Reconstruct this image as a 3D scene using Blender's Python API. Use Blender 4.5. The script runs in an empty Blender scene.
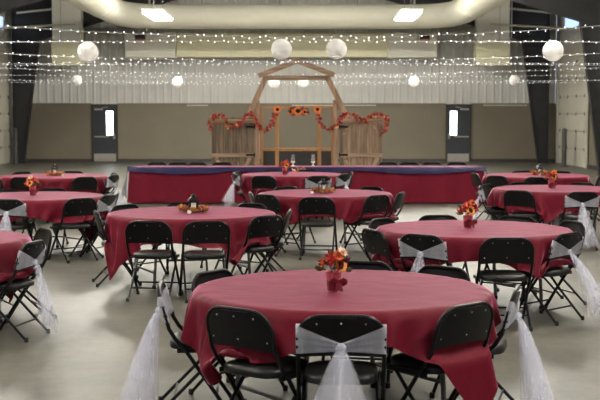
import bpy, bmesh, math, random
import numpy as np
from mathutils import Vector, Matrix
PI = math.pi
R = math.radians
random.seed(7)
rng = np.random.default_rng(11)
scene = bpy.context.scene
COL = scene.collection

# ------------------------------------------------------------------ camera
F, CH, PITCH = 1170.0, 1.80, math.atan(85 / 1170.0)
cam_d = bpy.data.cameras.new('camera'); cam = bpy.data.objects.new('camera', cam_d); COL.objects.link(cam)
cam.location = (0, 0, CH); cam.rotation_euler = (PI / 2 - PITCH, 0, 0)
cam_d.sensor_width = 36.0; cam_d.lens = 36.0 * F / 600.0
cam_d.clip_end = 200
cam_d.dof.use_dof = True; cam_d.dof.focus_distance = 9.0; cam_d.dof.aperture_fstop = 5.6
scene.camera = cam


def PX(px, py, Y):
    """world point on the plane at depth Y seen at photo pixel (px, py)"""
    d = Vector(((px - 300) / F, 1.0, -(py - 200) / F))
    c, s = math.cos(PITCH), math.sin(PITCH)
    y = d.y * c + d.z * s
    z = -d.y * s + d.z * c
    t = Y / y
    return Vector((d.x * t, Y, CH + z * t))


# ------------------------------------------------------------------ materials
def new_mat(name):
    m = bpy.data.materials.new(name); m.use_nodes = True
    nt = m.node_tree
    b = nt.nodes['Principled BSDF']
    return m, nt, b


def mat(name, col, rough=0.5, metal=0.0, noise=0.0, scale=8.0, bump=0.0, spec=0.5, stretch=(1, 1, 1), col2=None, sheen=0.0, coat=0.0):
    m, nt, b = new_mat(name)
    b.inputs['Base Color'].default_value = (*col, 1)
    b.inputs['Roughness'].default_value = rough
    b.inputs['Metallic'].default_value = metal
    b.inputs['Specular IOR Level'].default_value = spec
    if sheen:
        b.inputs['Sheen Weight'].default_value = sheen
        b.inputs['Sheen Roughness'].default_value = 0.45
    if coat:
        b.inputs['Coat Weight'].default_value = coat
    tc = nt.nodes.new('ShaderNodeTexCoord'); mp = nt.nodes.new('ShaderNodeMapping')
    mp.inputs['Scale'].default_value = stretch
    nz = nt.nodes.new('ShaderNodeTexNoise'); nz.inputs['Scale'].default_value = scale; nz.inputs['Detail'].default_value = 5
    nt.links.new(tc.outputs['Object'], mp.inputs['Vector']); nt.links.new(mp.outputs['Vector'], nz.inputs['Vector'])
    if noise or col2:
        rp = nt.nodes.new('ShaderNodeValToRGB')
        c2 = col2 or tuple(max(0, c * (1 - noise)) for c in col)
        c1 = col if col2 else tuple(min(1, c * (1 + noise)) for c in col)
        rp.color_ramp.elements[0].position = 0.3; rp.color_ramp.elements[1].position = 0.7
        rp.color_ramp.elements[0].color = (*c2, 1); rp.color_ramp.elements[1].color = (*c1, 1)
        nt.links.new(nz.outputs['Fac'], rp.inputs['Fac']); nt.links.new(rp.outputs['Color'], b.inputs['Base Color'])
    if bump:
        bp = nt.nodes.new('ShaderNodeBump'); bp.inputs['Strength'].default_value = bump; bp.inputs['Distance'].default_value = 0.01
        nt.links.new(nz.outputs['Fac'], bp.inputs['Height']); nt.links.new(bp.outputs['Normal'], b.inputs['Normal'])
    return m


def emis(name, col, strength):
    m, nt, b = new_mat(name)
    b.inputs['Base Color'].default_value = (*col, 1)
    b.inputs['Emission Color'].default_value = (*col, 1)
    b.inputs['Emission Strength'].default_value = strength
    return m


def tulle_mat(name, col, dens):
    m, nt, b = new_mat(name)
    nt.nodes.remove(b)
    out = nt.nodes['Material Output']
    tr = nt.nodes.new('ShaderNodeBsdfTransparent')
    df = nt.nodes.new('ShaderNodeBsdfDiffuse'); df.inputs['Color'].default_value = (*col, 1)
    tl = nt.nodes.new('ShaderNodeBsdfTranslucent'); tl.inputs['Color'].default_value = (*col, 1)
    m1 = nt.nodes.new('ShaderNodeMixShader'); m1.inputs['Fac'].default_value = 0.45
    m2 = nt.nodes.new('ShaderNodeMixShader')
    tc = nt.nodes.new('ShaderNodeTexCoord')
    mpp = nt.nodes.new('ShaderNodeMapping'); mpp.inputs['Scale'].default_value = (34, 34, 0.8)
    nz = nt.nodes.new('ShaderNodeTexNoise'); nz.inputs['Scale'].default_value = 1.0; nz.inputs['Detail'].default_value = 1
    mr = nt.nodes.new('ShaderNodeMapRange')
    mr.inputs['From Min'].default_value = 0.3; mr.inputs['From Max'].default_value = 0.7
    mr.inputs['To Min'].default_value = dens - 0.06; mr.inputs['To Max'].default_value = dens + 0.06
    L = nt.links.new
    L(tc.outputs['Object'], mpp.inputs['Vector']); L(mpp.outputs['Vector'], nz.inputs['Vector']); L(nz.outputs['Fac'], mr.inputs['Value']); L(mr.outputs['Result'], m2.inputs['Fac'])
    L(df.outputs[0], m1.inputs[1]); L(tl.outputs[0], m1.inputs[2])
    L(tr.outputs[0], m2.inputs[1]); L(m1.outputs[0], m2.inputs[2]); L(m2.outputs[0], out.inputs['Surface'])
    return m


def floor_mat():
    m, nt, b = new_mat('polished_concrete')
    L = nt.links.new
    tc = nt.nodes.new('ShaderNodeTexCoord')
    def nz(scale, detail, st=(1, 1, 1), rough=0.6):
        mp = nt.nodes.new('ShaderNodeMapping'); mp.inputs['Scale'].default_value = st
        n = nt.nodes.new('ShaderNodeTexNoise'); n.inputs['Scale'].default_value = scale; n.inputs['Detail'].default_value = detail
        n.inputs['Roughness'].default_value = rough
        L(tc.outputs['Object'], mp.inputs['Vector']); L(mp.outputs['Vector'], n.inputs['Vector'])
        return n
    n1 = nz(1.1, 9, (1, 1, 1), 0.72); n2 = nz(3.0, 8, (1, 0.5, 1), 0.75)
    mx = nt.nodes.new('ShaderNodeMath'); mx.operation = 'ADD'
    L(n1.outputs['Fac'], mx.inputs[0]); L(n2.outputs['Fac'], mx.inputs[1])
    rp = nt.nodes.new('ShaderNodeValToRGB')
    e = rp.color_ramp.elements
    e[0].position = 0.38; e[0].color = (0.070, 0.066, 0.055, 1)
    e[1].position = 0.62; e[1].color = (0.160, 0.152, 0.126, 1)
    hv = nt.nodes.new('ShaderNodeMath'); hv.operation = 'MULTIPLY'; hv.inputs[1].default_value = 0.5
    L(mx.outputs[0], hv.inputs[0]); L(hv.outputs[0], rp.inputs['Fac']); L(rp.outputs['Color'], b.inputs['Base Color'])
    mr = nt.nodes.new('ShaderNodeMapRange'); mr.inputs['To Min'].default_value = 0.34; mr.inputs['To Max'].default_value = 0.46
    L(n2.outputs['Fac'], mr.inputs['Value']); L(mr.outputs['Result'], b.inputs['Roughness'])
    b.inputs['Specular IOR Level'].default_value = 0.16
    bp = nt.nodes.new('ShaderNodeBump'); bp.inputs['Strength'].default_value = 0.006
    L(n2.outputs['Fac'], bp.inputs['Height']); L(bp.outputs['Normal'], b.inputs['Normal'])
    return m


def wood_mat(name, c1, c2, axis):
    st = {'x': (0.5, 7, 7), 'z': (7, 7, 0.5)}[axis]
    m = mat(name, c1, 0.85, col2=c2, scale=3.0, stretch=st, bump=0.5, spec=0.2)
    return m


def weave_mat(name, col, rough, sheen, scol):
    m, nt, b = new_mat(name)
    L = nt.links.new
    b.inputs['Base Color'].default_value = (*col, 1)
    b.inputs['Roughness'].default_value = rough
    b.inputs['Specular IOR Level'].default_value = 0.2
    b.inputs['Sheen Weight'].default_value = sheen
    b.inputs['Sheen Roughness'].default_value = 0.215
    b.inputs['Sheen Tint'].default_value = (*scol, 1)
    tc = nt.nodes.new('ShaderNodeTexCoord')
    n = nt.nodes.new('ShaderNodeTexNoise'); n.inputs['Scale'].default_value = 5; n.inputs['Detail'].default_value = 4
    L(tc.outputs['Object'], n.inputs['Vector'])
    bp = nt.nodes.new('ShaderNodeBump'); bp.inputs['Strength'].default_value = 0.25; bp.inputs['Distance'].default_value = 0.02
    L(n.outputs['Fac'], bp.inputs['Height']); L(bp.outputs['Normal'], b.inputs['Normal'])
    return m


M = {}
M['floor'] = floor_mat()
M['wall_white'] = mat('ribbed_white_liner', (0.70, 0.69, 0.665), 0.7, noise=0.04, scale=1.5, spec=0.25)
M['wall_beige'] = mat('beige_wainscot', (0.205, 0.176, 0.127), 0.55, noise=0.06, scale=0.8)
M['roof'] = mat('roof_liner', (0.62, 0.61, 0.58), 0.7, noise=0.05)
M['dark_trim'] = mat('dark_trim', (0.045, 0.04, 0.035), 0.5, noise=0.1)
M['light_trim'] = mat('light_trim', (0.62, 0.60, 0.52), 0.5, noise=0.04)
M['column'] = mat('black_steel_frame', (0.018, 0.018, 0.02), 0.55, noise=0.2, scale=2)
M['grey_steel'] = mat('grey_steel', (0.22, 0.22, 0.225), 0.45, metal=0.5, noise=0.08)
M['bollard'] = mat('dark_grey_painted_steel', (0.06, 0.058, 0.055), 0.6, noise=0.15)
M['pipe'] = mat('white_pipe', (0.62, 0.60, 0.52), 0.45, noise=0.04)
M['door_dark'] = mat('charcoal_door_paint', (0.035, 0.04, 0.048), 0.45, noise=0.08)
M['kick'] = mat('brushed_kick_plate', (0.42, 0.40, 0.36), 0.4, metal=0.6, noise=0.06, stretch=(20, 1, 1))
M['day'] = emis('daylit_glass', (0.86, 0.93, 1.0), 4.0)
M['day_blue'] = emis('daylit_translucent_panel', (0.45, 0.62, 1.0), 0.9)
M['duct'] = mat('cream_duct_fabric', (0.76, 0.735, 0.62), 0.6, noise=0.04, scale=1.2, bump=0.15)
M['duct_yellow'] = mat('cream_insulated_duct', (0.90, 0.86, 0.60), 0.55, noise=0.03, scale=1)
M['duct_white'] = mat('offwhite_duct_section', (0.84, 0.82, 0.72), 0.5, noise=0.03, scale=1)
M['od_door'] = mat('white_sectional_door', (0.66, 0.63, 0.53), 0.5, noise=0.05, scale=0.8)
M['lamp'] = emis('lamp_diffuser', (1.0, 0.96, 0.88), 42.0)
M['up_fill'] = emis('lamp_uplight', (1.0, 0.96, 0.86), 90.0)  # glow of the strips added on the unseen lamps
M['bay'] = emis('fill_lamp_glow', (1.0, 0.96, 0.84), 250.0)  # glow of the added round fill lamps out of view
M['lamp_house'] = mat('white_lamp_housing', (0.7, 0.7, 0.68), 0.5, noise=0.02)
M['black_metal'] = mat('black_enamelled_steel', (0.006, 0.006, 0.0065), 0.34, noise=0.2, scale=20, spec=0.2)
M['vinyl'] = mat('black_vinyl', (0.007, 0.0065, 0.0065), 0.42, noise=0.2, scale=60, bump=0.12, spec=0.35)
M['rubber'] = mat('black_rubber', (0.01, 0.01, 0.01), 0.8, noise=0.1)
M['rivet'] = mat('bright_rivet', (0.33, 0.33, 0.33), 0.35, metal=1.0, noise=0.03)
M['burgundy'] = weave_mat('burgundy_polyester', (0.118, 0.001, 0.011), 0.65, 1.0, (1.0, 0.34, 0.58))
M['navy'] = weave_mat('navy_satin', (0.012, 0.009, 0.055), 0.45, 0.12, (0.3, 0.25, 0.6))
M['tulle'] = tulle_mat('white_tulle', (0.90, 0.90, 1.0), 0.56)
M['tulle_navy'] = tulle_mat('navy_tulle', (0.16, 0.15, 0.30), 0.60)
M['tulle_tail'] = tulle_mat('white_tulle_layers', (0.90, 0.90, 1.0), 0.21)
M['tabletop'] = mat('grey_table_laminate', (0.35, 0.33, 0.30), 0.5, noise=0.06)
M['table_leg'] = mat('grey_table_steel', (0.16, 0.16, 0.165), 0.4, metal=0.6, noise=0.08)
M['wood_v'] = wood_mat('weathered_barn_boards', (0.25, 0.185, 0.128), (0.085, 0.060, 0.043), 'z')
M['wood_tan'] = wood_mat('tan_barn_boards', (0.40, 0.29, 0.20), (0.15, 0.10, 0.065), 'z')
M['wood_h'] = wood_mat('weathered_barn_timber', (0.46, 0.33, 0.23), (0.22, 0.15, 0.10), 'x')
M['wood_t'] = wood_mat('brown_rough_timber', (0.46, 0.31, 0.21), (0.22, 0.14, 0.09), 'z')
M['oak'] = mat('orange_stained_pine', (0.40, 0.20, 0.065), 0.5, noise=0.15, scale=4, stretch=(3, 3, 0.5))
M['mesh_dark'] = mat('dark_panel', (0.028, 0.027, 0.026), 0.6, noise=0.25, scale=30)
M['paper'] = None
M['pot'] = mat('pink_glazed_pot', (0.50, 0.085, 0.12), 0.35, noise=0.06)
M['ribbon'] = mat('burgundy_satin_ribbon', (0.15, 0.006, 0.014), 0.35, noise=0.1)
M['orange'] = mat('orange_petals', (0.80, 0.22, 0.03), 0.6, noise=0.25, scale=40)
M['yellow'] = mat('gold_petals', (0.80, 0.30, 0.04), 0.6, noise=0.2, scale=40)
M['red'] = mat('red_petals', (0.52, 0.025, 0.02), 0.6, noise=0.25, scale=40)
M['rust'] = mat('rust_petals', (0.62, 0.12, 0.03), 0.6, noise=0.25, scale=40)
M['cream'] = mat('cream_petals', (0.85, 0.60, 0.44), 0.6, noise=0.1, scale=40)
M['seed'] = mat('sunflower_seeds', (0.030, 0.014, 0.010), 0.9, noise=0.3, scale=90, bump=0.5)
M['leaf_green'] = mat('dull_green_leaves', (0.075, 0.075, 0.03), 0.6, noise=0.3, scale=30)
M['leaf_red'] = mat('red_fabric_leaves', (0.34, 0.013, 0.022), 0.6, noise=0.25, scale=20)
M['leaf_gold'] = mat('gold_fabric_leaves', (0.52, 0.27, 0.08), 0.6, noise=0.2, scale=20)
M['leaf_brown'] = mat('brown_fabric_leaves', (0.30, 0.11, 0.05), 0.6, noise=0.25, scale=20)
M['leaf_plum'] = mat('plum_fabric_leaves', (0.10, 0.02, 0.035), 0.6, noise=0.25, scale=20)
M['peach'] = mat('peach_fabric_leaves', (0.66, 0.36, 0.20), 0.6, noise=0.2, scale=20)
M['wax'] = mat('white_wax', (0.86, 0.84, 0.78), 0.5, noise=0.02)
M['wire'] = mat('clear_wire', (0.55, 0.55, 0.55), 0.4, noise=0.02)
M['bulb'] = emis('fairy_bulb', (0.93, 0.95, 1.0), 3.8)
M['red_paint'] = mat('red_paint', (0.35, 0.02, 0.015), 0.5, noise=0.05)


def paper():
    m, nt, b = new_mat('white_lantern_paper')
    b.inputs['Base Color'].default_value = (0.93, 0.92, 0.90, 1); b.inputs['Roughness'].default_value = 0.9; b.inputs['Specular IOR Level'].default_value = 0.1
    tl = nt.nodes.new('ShaderNodeBsdfTranslucent'); tl.inputs['Color'].default_value = (0.96, 0.95, 0.93, 1)
    mx = nt.nodes.new('ShaderNodeMixShader'); mx.inputs['Fac'].default_value = 0.45
    out = nt.nodes['Material Output']
    nt.links.new(b.outputs[0], mx.inputs[1]); nt.links.new(tl.outputs[0], mx.inputs[2]); nt.links.new(mx.outputs[0], out.inputs['Surface'])
    return m


def glass():
    m, nt, b = new_mat('clear_glass')
    b.inputs['Base Color'].default_value = (0.95, 0.97, 1, 1); b.inputs['Roughness'].default_value = 0.05
    b.inputs['Transmission Weight'].default_value = 0.9
    b.inputs['IOR'].default_value = 1.3
    return m


M['paper'] = paper(); M['glass'] = glass()


# ------------------------------------------------------------------ mesh builder
class MB:
    def __init__(s):
        s.v = []; s.f = []; s.mi = []

    def add(s, vs, fs, mi=0):
        o = len(s.v)
        s.v += [tuple(p) for p in vs]
        s.f += [tuple(i + o for i in f) for f in fs]
        s.mi += [mi] * len(fs)
        return s

    def box(s, c, d, rot=None, mi=0):
        hx, hy, hz = d[0] / 2, d[1] / 2, d[2] / 2
        vs = [Vector((x, y, z)) for x in (-hx, hx) for y in (-hy, hy) for z in (-hz, hz)]
        if rot is not None:
            vs = [rot @ p for p in vs]
        vs = [p + Vector(c) for p in vs]
        return s.add(vs, [(0, 1, 3, 2), (4, 6, 7, 5), (0, 4, 5, 1), (2, 3, 7, 6), (0, 2, 6, 4), (1, 5, 7, 3)], mi)

    def bar(s, p, q, w, h, up=(0, 1, 0), mi=0):
        """rectangular timber from p to q, w across, h along `up`"""
        p, q = Vector(p), Vector(q); d = (q - p); n = d.length; d.normalize()
        u = Vector(up); u = (u - d * u.dot(d)).normalized(); r = d.cross(u)
        rot = Matrix((r, u, d)).transposed()
        return s.box((p + q) / 2, (w, h, n), rot, mi)

    def tube(s, pts, r, seg=8, closed=False, cap=True, mi=0):
        pts = [Vector(p) for p in pts]; n = len(pts)
        rs = r if isinstance(r, (list, tuple)) else [r] * n
        vs = []; prev = None
        for i, p in enumerate(pts):
            a = pts[(i - 1) % n] if (closed or i > 0) else p
            b = pts[(i + 1) % n] if (closed or i < n - 1) else p
            t = (b - a)
            t = t.normalized() if t.length > 1e-9 else Vector((0, 0, 1))
            if prev is None:
                u = t.orthogonal().normalized()
            else:
                u = (prev - t * prev.dot(t))
                u = u.normalized() if u.length > 1e-6 else t.orthogonal().normalized()
            prev = u; w = t.cross(u)
            for k in range(seg):
                a_ = 2 * PI * k / seg
                vs.append(p + (u * math.cos(a_) + w * math.sin(a_)) * rs[i])
        fs = []
        m = n if closed else n - 1
        for i in range(m):
            j = (i + 1) % n
            for k in range(seg):
                l = (k + 1) % seg
                fs.append((i * seg + k, i * seg + l, j * seg + l, j * seg + k))
        if cap and not closed:
            fs.append(tuple(range(seg))[::-1]); fs.append(tuple((n - 1) * seg + k for k in range(seg)))
        return s.add(vs, fs, mi)

    def lathe(s, prof, seg=20, c=(0, 0, 0), mi=0, cap=True, rot=None):
        vs = []; n = len(prof)
        for r, z in prof:
            for k in range(seg):
                a = 2 * PI * k / seg
                p = Vector((r * math.cos(a), r * math.sin(a), z))
                if rot is not None: p = rot @ p
                vs.append(p + Vector(c))
        fs = [(i * seg + k, i * seg + (k + 1) % seg, (i + 1) * seg + (k + 1) % seg, (i + 1) * seg + k) for i in range(n - 1) for k in range(seg)]
        if cap:
            if prof[0][0] > 1e-5: fs.append(tuple(range(seg))[::-1])
            if prof[-1][0] > 1e-5: fs.append(tuple((n - 1) * seg + k for k in range(seg)))
        return s.add(vs, fs, mi)

    def grid(s, pts, mi=0, wrap=False):
        """pts[i][j]"""
        ni, nj = len(pts), len(pts[0])
        vs = [p for row in pts for p in row]
        fs = []
        for i in range(ni if wrap else ni - 1):
            for j in range(nj - 1):
                i2 = (i + 1) % ni
                fs.append((i * nj + j, i2 * nj + j, i2 * nj + j + 1, i * nj + j + 1))
        return s.add(vs, fs, mi)

    def prism(s, outline, axis, a, b, mi=0):
        """extrude a 2-D outline along an axis ('x','y','z') from a to b"""
        def P(u, v, w):
            return {'x': (w, u, v), 'y': (u, w, v), 'z': (u, v, w)}[axis]
        n = len(outline)
        vs = [P(u, v, a) for u, v in outline] + [P(u, v, b) for u, v in outline]
        fs = [(k, (k + 1) % n, n + (k + 1) % n, n + k) for k in range(n)]
        fs += [tuple(range(n))[::-1], tuple(range(n, 2 * n))]
        return s.add(vs, fs, mi)

    def mesh(s, name, mats, smooth=35, bevel=0.0, weld=True):
        me = bpy.data.meshes.new(name)
        me.from_pydata(s.v, [], s.f)
        if not isinstance(mats, (list, tuple)): mats = [mats]
        for m in mats: me.materials.append(m)
        me.polygons.foreach_set('material_index', s.mi)
        bm = bmesh.new(); bm.from_mesh(me)
        if weld: bmesh.ops.remove_doubles(bm, verts=bm.verts, dist=1e-5)
        bmesh.ops.recalc_face_normals(bm, faces=bm.faces)
        if bevel:
            es = [e for e in bm.edges if len(e.link_faces) == 2 and e.calc_face_angle(0) > 0.6]
            bmesh.ops.bevel(bm, geom=es, offset=bevel, segments=2, affect='EDGES', profile=0.6, clamp_overlap=True)
        bm.to_mesh(me); bm.free()
        if smooth:
            me.polygons.foreach_set('use_smooth', [True] * len(me.polygons))
            me.set_sharp_from_angle(angle=R(smooth))
        me.update()
        return me

    def build(s, name, mats, parent=None, smooth=35, bevel=0.0, weld=True):
        o = bpy.data.objects.new(name, s.mesh(name, mats, smooth, bevel, weld)); COL.objects.link(o)
        if parent is not None: o.parent = parent
        return o


def tag(o, label=None, cat=None, group=None, kind=None):
    if label: o['label'] = label
    if cat: o['category'] = cat
    if group: o['group'] = group
    if kind: o['kind'] = kind
    return o


def empty(name, loc, rz=0.0, label=None, cat=None, group=None):
    o = bpy.data.objects.new(name, None); COL.objects.link(o)
    o.empty_display_size = 0.1
    o.location = loc; o.rotation_euler = (0, 0, rz)
    return tag(o, label, cat, group)


KIDS = {}


def kids(o):
    return [c for c in COL.objects if c.parent == o]


def copy_tree(o, parent=None):
    if o not in KIDS: KIDS[o] = kids(o)
    ch = KIDS[o]
    c = o.copy(); COL.objects.link(c)
    if parent is not None: c.parent = parent
    for k in ch: copy_tree(k, c)
    return c


def struct(o):
    o['kind'] = 'structure'
    return o


# ------------------------------------------------------------------ room shell
XL, XR, YB, YF = -10.95, 9.78, 45.0, -6.0
ZE, SLOPE = 6.3, 0.24
XC = (XL + XR) / 2
ZR = ZE + SLOPE * (XC - XL)
WT = 2.22                       # wainscot top
struct(MB().box(((XL + XR) / 2, (YB + YF) / 2, -0.1), (XR - XL + 0.6, YB - YF + 0.6, 0.2)).build('floor', M['floor']))


def rib_profile(a, b, pitch=0.30, depth=0.025):
    pts = []
    x = a
    while x < b - 1e-6:
        for dx, dy in ((0, 0), (0.04, depth), (0.08, depth), (0.12, 0)):
            if x + dx <= b: pts.append((x + dx, dy))
        x += pitch
    pts.append((b, 0))
    return pts


# back wall: beige lower liner and ribbed white sheet above
pr = rib_profile(XL, XR)
def ztop(x): return ZE + SLOPE * (min(x - XL, XR - x))
mb = MB()
mb.box(((XL + XR) / 2, YB + 0.1, WT / 2), (XR - XL, 0.2, WT), mi=1)
mb.grid([[(x, YB + 0.02 - d, WT), (x, YB + 0.02 - d, ztop(x))] for x, d in pr], 0)
mb.prism([(XL, WT), (XR, WT), (XR, ZE), (XC, ZR), (XL, ZE)], 'y', YB + 0.04, YB + 0.2)
struct(mb.build('wall_back', [M['wall_white'], M['wall_beige']], smooth=0))
for side, X, sg in (('left', XL, 1), ('right', XR, -1)):
    mb = MB()
    mb.box((X - sg * 0.1, (YB + YF) / 2, WT / 2), (0.2, YB - YF, WT), mi=1)
    mb.grid([[(X - sg * (0.02 - d), y, WT), (X - sg * (0.02 - d), y, ZE)] for y, d in rib_profile(YF, YB)], 0)
    mb.box((X - sg * 0.12, (YB + YF) / 2, (WT + ZE) / 2), (0.16, YB - YF, ZE - WT))
    struct(mb.build('wall_' + side, [M['wall_white'], M['wall_beige']], smooth=0))
mb = MB()
mb.prism([(XL, ZE), (XC, ZR), (XR, ZE), (XR, ZE + 0.12), (XC, ZR + 0.12), (XL, ZE + 0.12)], 'y', YF, YB + 0.2)
for k in range(1, 7):   # purlins
    for sg in (-1, 1):
        x = XC + sg * k * 1.6
        z = ZR - SLOPE * k * 1.6
        mb.box((x, (YF + YB) / 2, z - 0.1), (0.06, YB - YF, 0.18))
struct(mb.build('ceiling', M['roof'], smooth=0))
# baseboard and wainscot cap
def dxs(skip, a, b):
    segs = []; x = a
    for s0, s1 in sorted(skip):
        if s0 > x: segs.append((x, s0))
        x = max(x, s1)
    if x < b: segs.append((x, b))
    return segs

DOORS = [(PX(92, 130, YB).x, PX(118, 130, YB).x, 1), (PX(445.5, 130, YB).x, PX(471, 130, YB).x, -1)]
skips = [(a, b) for a, b, _ in DOORS]
mb = MB()
for a, b in dxs(skips, XL, XR):
    mb.box(((a + b) / 2, YB - 0.02, 0.06), (b - a, 0.04, 0.12))
struct(mb.build('baseboard_back', M['dark_trim'], smooth=0))
mb = MB()
for px0, px1 in ((187, 208), (292, 376), (483, 527)):
    a, b = PX(px0, 106, YB).x, PX(px1, 106, YB).x
    mb.box(((a + b) / 2, YB - 0.03, WT - 0.05), (b - a, 0.06, 0.045))
struct(mb.build('trim_1', M['light_trim'], smooth=0))
mb = MB()
for a, b in dxs(skips, XL, XR):
    mb.box(((a + b) / 2, YB - 0.015, WT + 0.01), (b - a, 0.03, 0.04))
struct(mb.build('trim_2', M['wall_beige'], smooth=0))
for side, X, sg in (('left', XL, 1), ('right', XR, -1)):
    mb = MB(); mb.box((X + sg * 0.02, (YF + YB) / 2, 0.06), (0.04, YB - YF - 0.1, 0.12))
    struct(mb.build('baseboard_' + side, M['dark_trim'], smooth=0))

# steel doors in the back wall
for k, (a, b, sg) in enumerate(DOORS):
    xc = (a + b) / 2; w = b - a; H = 2.2
    fr = MB()
    fr.box((a + 0.03, YB - 0.03, H / 2), (0.06, 0.10, H)); fr.box((b - 0.03, YB - 0.03, H / 2), (0.06, 0.10, H))
    fr.box((xc, YB - 0.03, H - 0.03), (w, 0.10, 0.06))
    d = struct(fr.build('door_%d' % (k + 1), M['dark_trim'], smooth=0))
    lx = xc + sg * 0.19                      # vertical vision panel
    l0, l1, z0, z1 = lx - 0.13, lx + 0.13, 1.03, 1.95
    lf = MB()
    x0, x1 = a + 0.06, b - 0.06
    y = YB - 0.02
    lf.box(((x0 + l0) / 2, y, 1.07), (l0 - x0, 0.05, 2.13)); lf.box(((l1 + x1) / 2, y, 1.07), (x1 - l1, 0.05, 2.13))
    lf.box((lx, y, z0 / 2), (l1 - l0, 0.05, z0)); lf.box((lx, y, (z1 + 2.135) / 2), (l1 - l0, 0.05, 2.135 - z1))
    lf.build('door_leaf', M['door_dark'], d, smooth=0)
    MB().box((lx, y, (z0 + z1) / 2), (l1 - l0, 0.012, z1 - z0)).build('window_pane', M['day'], d, smooth=0)
    MB().box((xc, y - 0.03, 0.17), (w - 0.16, 0.012, 0.30)).build('kick_plate', M['kick'], d, smooth=0)
    pb = MB().box((xc - sg * 0.12, y - 0.06, 0.97), (0.55, 0.05, 0.05)); pb.box((xc + sg * 0.36, y - 0.05, 0.99), (0.07, 0.06, 0.2))
    pb.build('push_bar', M['kick'], d, smooth=0)
    cl = MB().box((xc - sg * 0.22, y - 0.06, 2.02), (0.32, 0.07, 0.07)); cl.bar((xc - sg * 0.1, y - 0.08, 2.07), (xc + sg * 0.12, y - 0.05, 2.11), 0.02, 0.02)
    cl.build('door_closer', M['kick'], d, smooth=0)

# tapered steel portal frames
for yf in (43.7, 34.7, 25.7, 16.7):
    for side, X, sg in (('left', XL, 1), ('right', XR, -1)):
        gap = 0.3 if side == 'left' else 0.55
        xo = X + sg * gap
        mb = MB()
        xb = xo + sg * 0.34; xt = xo + sg * 0.98
        hz = 4.55
        # web
        mb.prism([(xo, 0.0), (xb, 0.0), (xt, hz), (xo, hz + 0.9)], 'y', yf - 0.012, yf + 0.012)
        # flanges
        mb.bar((xo, yf, 0), (xo, yf, hz + 1.1), 0.22, 0.03, up=(1, 0, 0)); mb.bar((xb, yf, 0), (xt, yf, hz), 0.22, 0.03, up=(1, 0, 0))
        mb.box((xo + sg * 0.17, yf, 0.012), (0.40, 0.30, 0.024))
        o = mb.build('steel_column', M['column'], smooth=0)
        struct(o)
        # rafter from the haunch to the ridge
        rf = MB()
        zt0 = ZE + SLOPE * abs(xo - X) - 0.22
        zr = ZR - 0.22
        dx = abs(XC - xt)
        rf.prism([(xo, hz + 0.9), (xt, hz), (XC, hz + 0.30 * dx), (XC, zr), (xo, zt0)], 'y', yf - 0.012, yf + 0.012)
        rf.bar((xt, yf, hz), (XC, yf, hz + 0.30 * dx), 0.22, 0.03, up=(0, 0, 1))
        struct(rf.build('steel_rafter', M['column'], smooth=0))

# overhead doors in the side walls (with a row of bolts, tracks and a jamb post)
for k, (side, X, sg, y0, y1) in enumerate((('right', XR, -1, 39.7, 44.0), ('left', XL, 1, 39.7, 44.0))):
    mb = MB()
    n = 7; H = 4.3; ph = H / n
    for i in range(n):
        mb.box((X + sg * 0.05, (y0 + y1) / 2, ph * (i + 0.5)), (0.06, y1 - y0, ph - 0.015))
    d = struct(mb.build('door_%d' % (k + 3), M['od_door'], smooth=0))
    hg = MB()
    for i in range(1, n):
        for t in (0.06, 0.35, 0.65, 0.94):
            hg.box((X + sg * 0.09, y0 + (y1 - y0) * t, ph * i), (0.03, 0.07, 0.11))
    hg.build('hinge_plates', M['grey_steel'], d, smooth=0)
    tr = MB()
    for yy in (y0 - 0.06, y1 + 0.06):
        tr.box((X + sg * 0.1, yy, H / 2), (0.09, 0.06, H))
        tr.tube([(X + sg * 0.1, yy, H), (X + sg * 0.16, yy, H + 0.22), (X + sg * 0.4, yy, H + 0.38), (X + sg * 3.4, yy, H + 0.55)], 0.035, 6)
    tr.build('door_track', M['pipe'], d, smooth=0)
    # daylight panel above the door
    w = MB().box((X + sg * 0.03, 42.2, 5.15), (0.03, 2.2, 0.5))
    wo = struct(w.build('window_%d' % (k + 1), M['day_blue'], smooth=0))
    f_ = MB()
    for zz in (4.89, 5.41): f_.box((X + sg * 0.04, 42.2, zz), (0.06, 2.3, 0.05))
    for yy in (41.08, 43.32): f_.box((X + sg * 0.04, yy, 5.15), (0.06, 0.05, 0.5))
    f_.build('window_frame', M['light_trim'], wo, smooth=0)
    b = empty('bollard', (X + sg * 0.55, 40.9 if side == 'right' else 42.8, 0), 0, 'dark grey steel post guarding the white overhead door at %s' % side, 'post')
    MB().lathe([(0.085, 0.0), (0.085, 1.27), (0.07, 1.32), (0.0, 1.34)], 14).build('post', M['bollard'], b)
    MB().lathe([(0.14, 0.0), (0.14, 0.015), (0.088, 0.02)], 14).build('base_plate', M['bollard'], b)
# wall conduit
struct(MB().tube([(XR - 0.06, 44.4, 0.1), (XR - 0.06, 44.4, 2.6)], 0.02, 6).build('trim_3', M['bollard']))
struct(MB().tube([(XR - 0.5, 37.0, 5.2), (XR - 0.5, 37.0, 3.9), (XR - 0.3, 38.2, 3.9)], 0.05, 6).build('trim_4', M['pipe']))
# wind bracing pipes between the last two frames
for i, (sx, X) in enumerate(((1, XL), (-1, XR))):
    struct(MB().tube([(X + sx * 0.5, 43.5, 5.55), (X + sx * 2.4, 43.5, 5.75)], 0.04, 6).tube([(X + sx * 2.0, 43.4, 4.6), (X + sx * 2.0, 43.4, 6.4)], 0.03, 6)
           .box((X + sx * 2.2, 44.85, 4.95), (4.2, 0.2, 0.12)).build('trim_%d' % (5 + i), M['pipe'], smooth=0))

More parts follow.
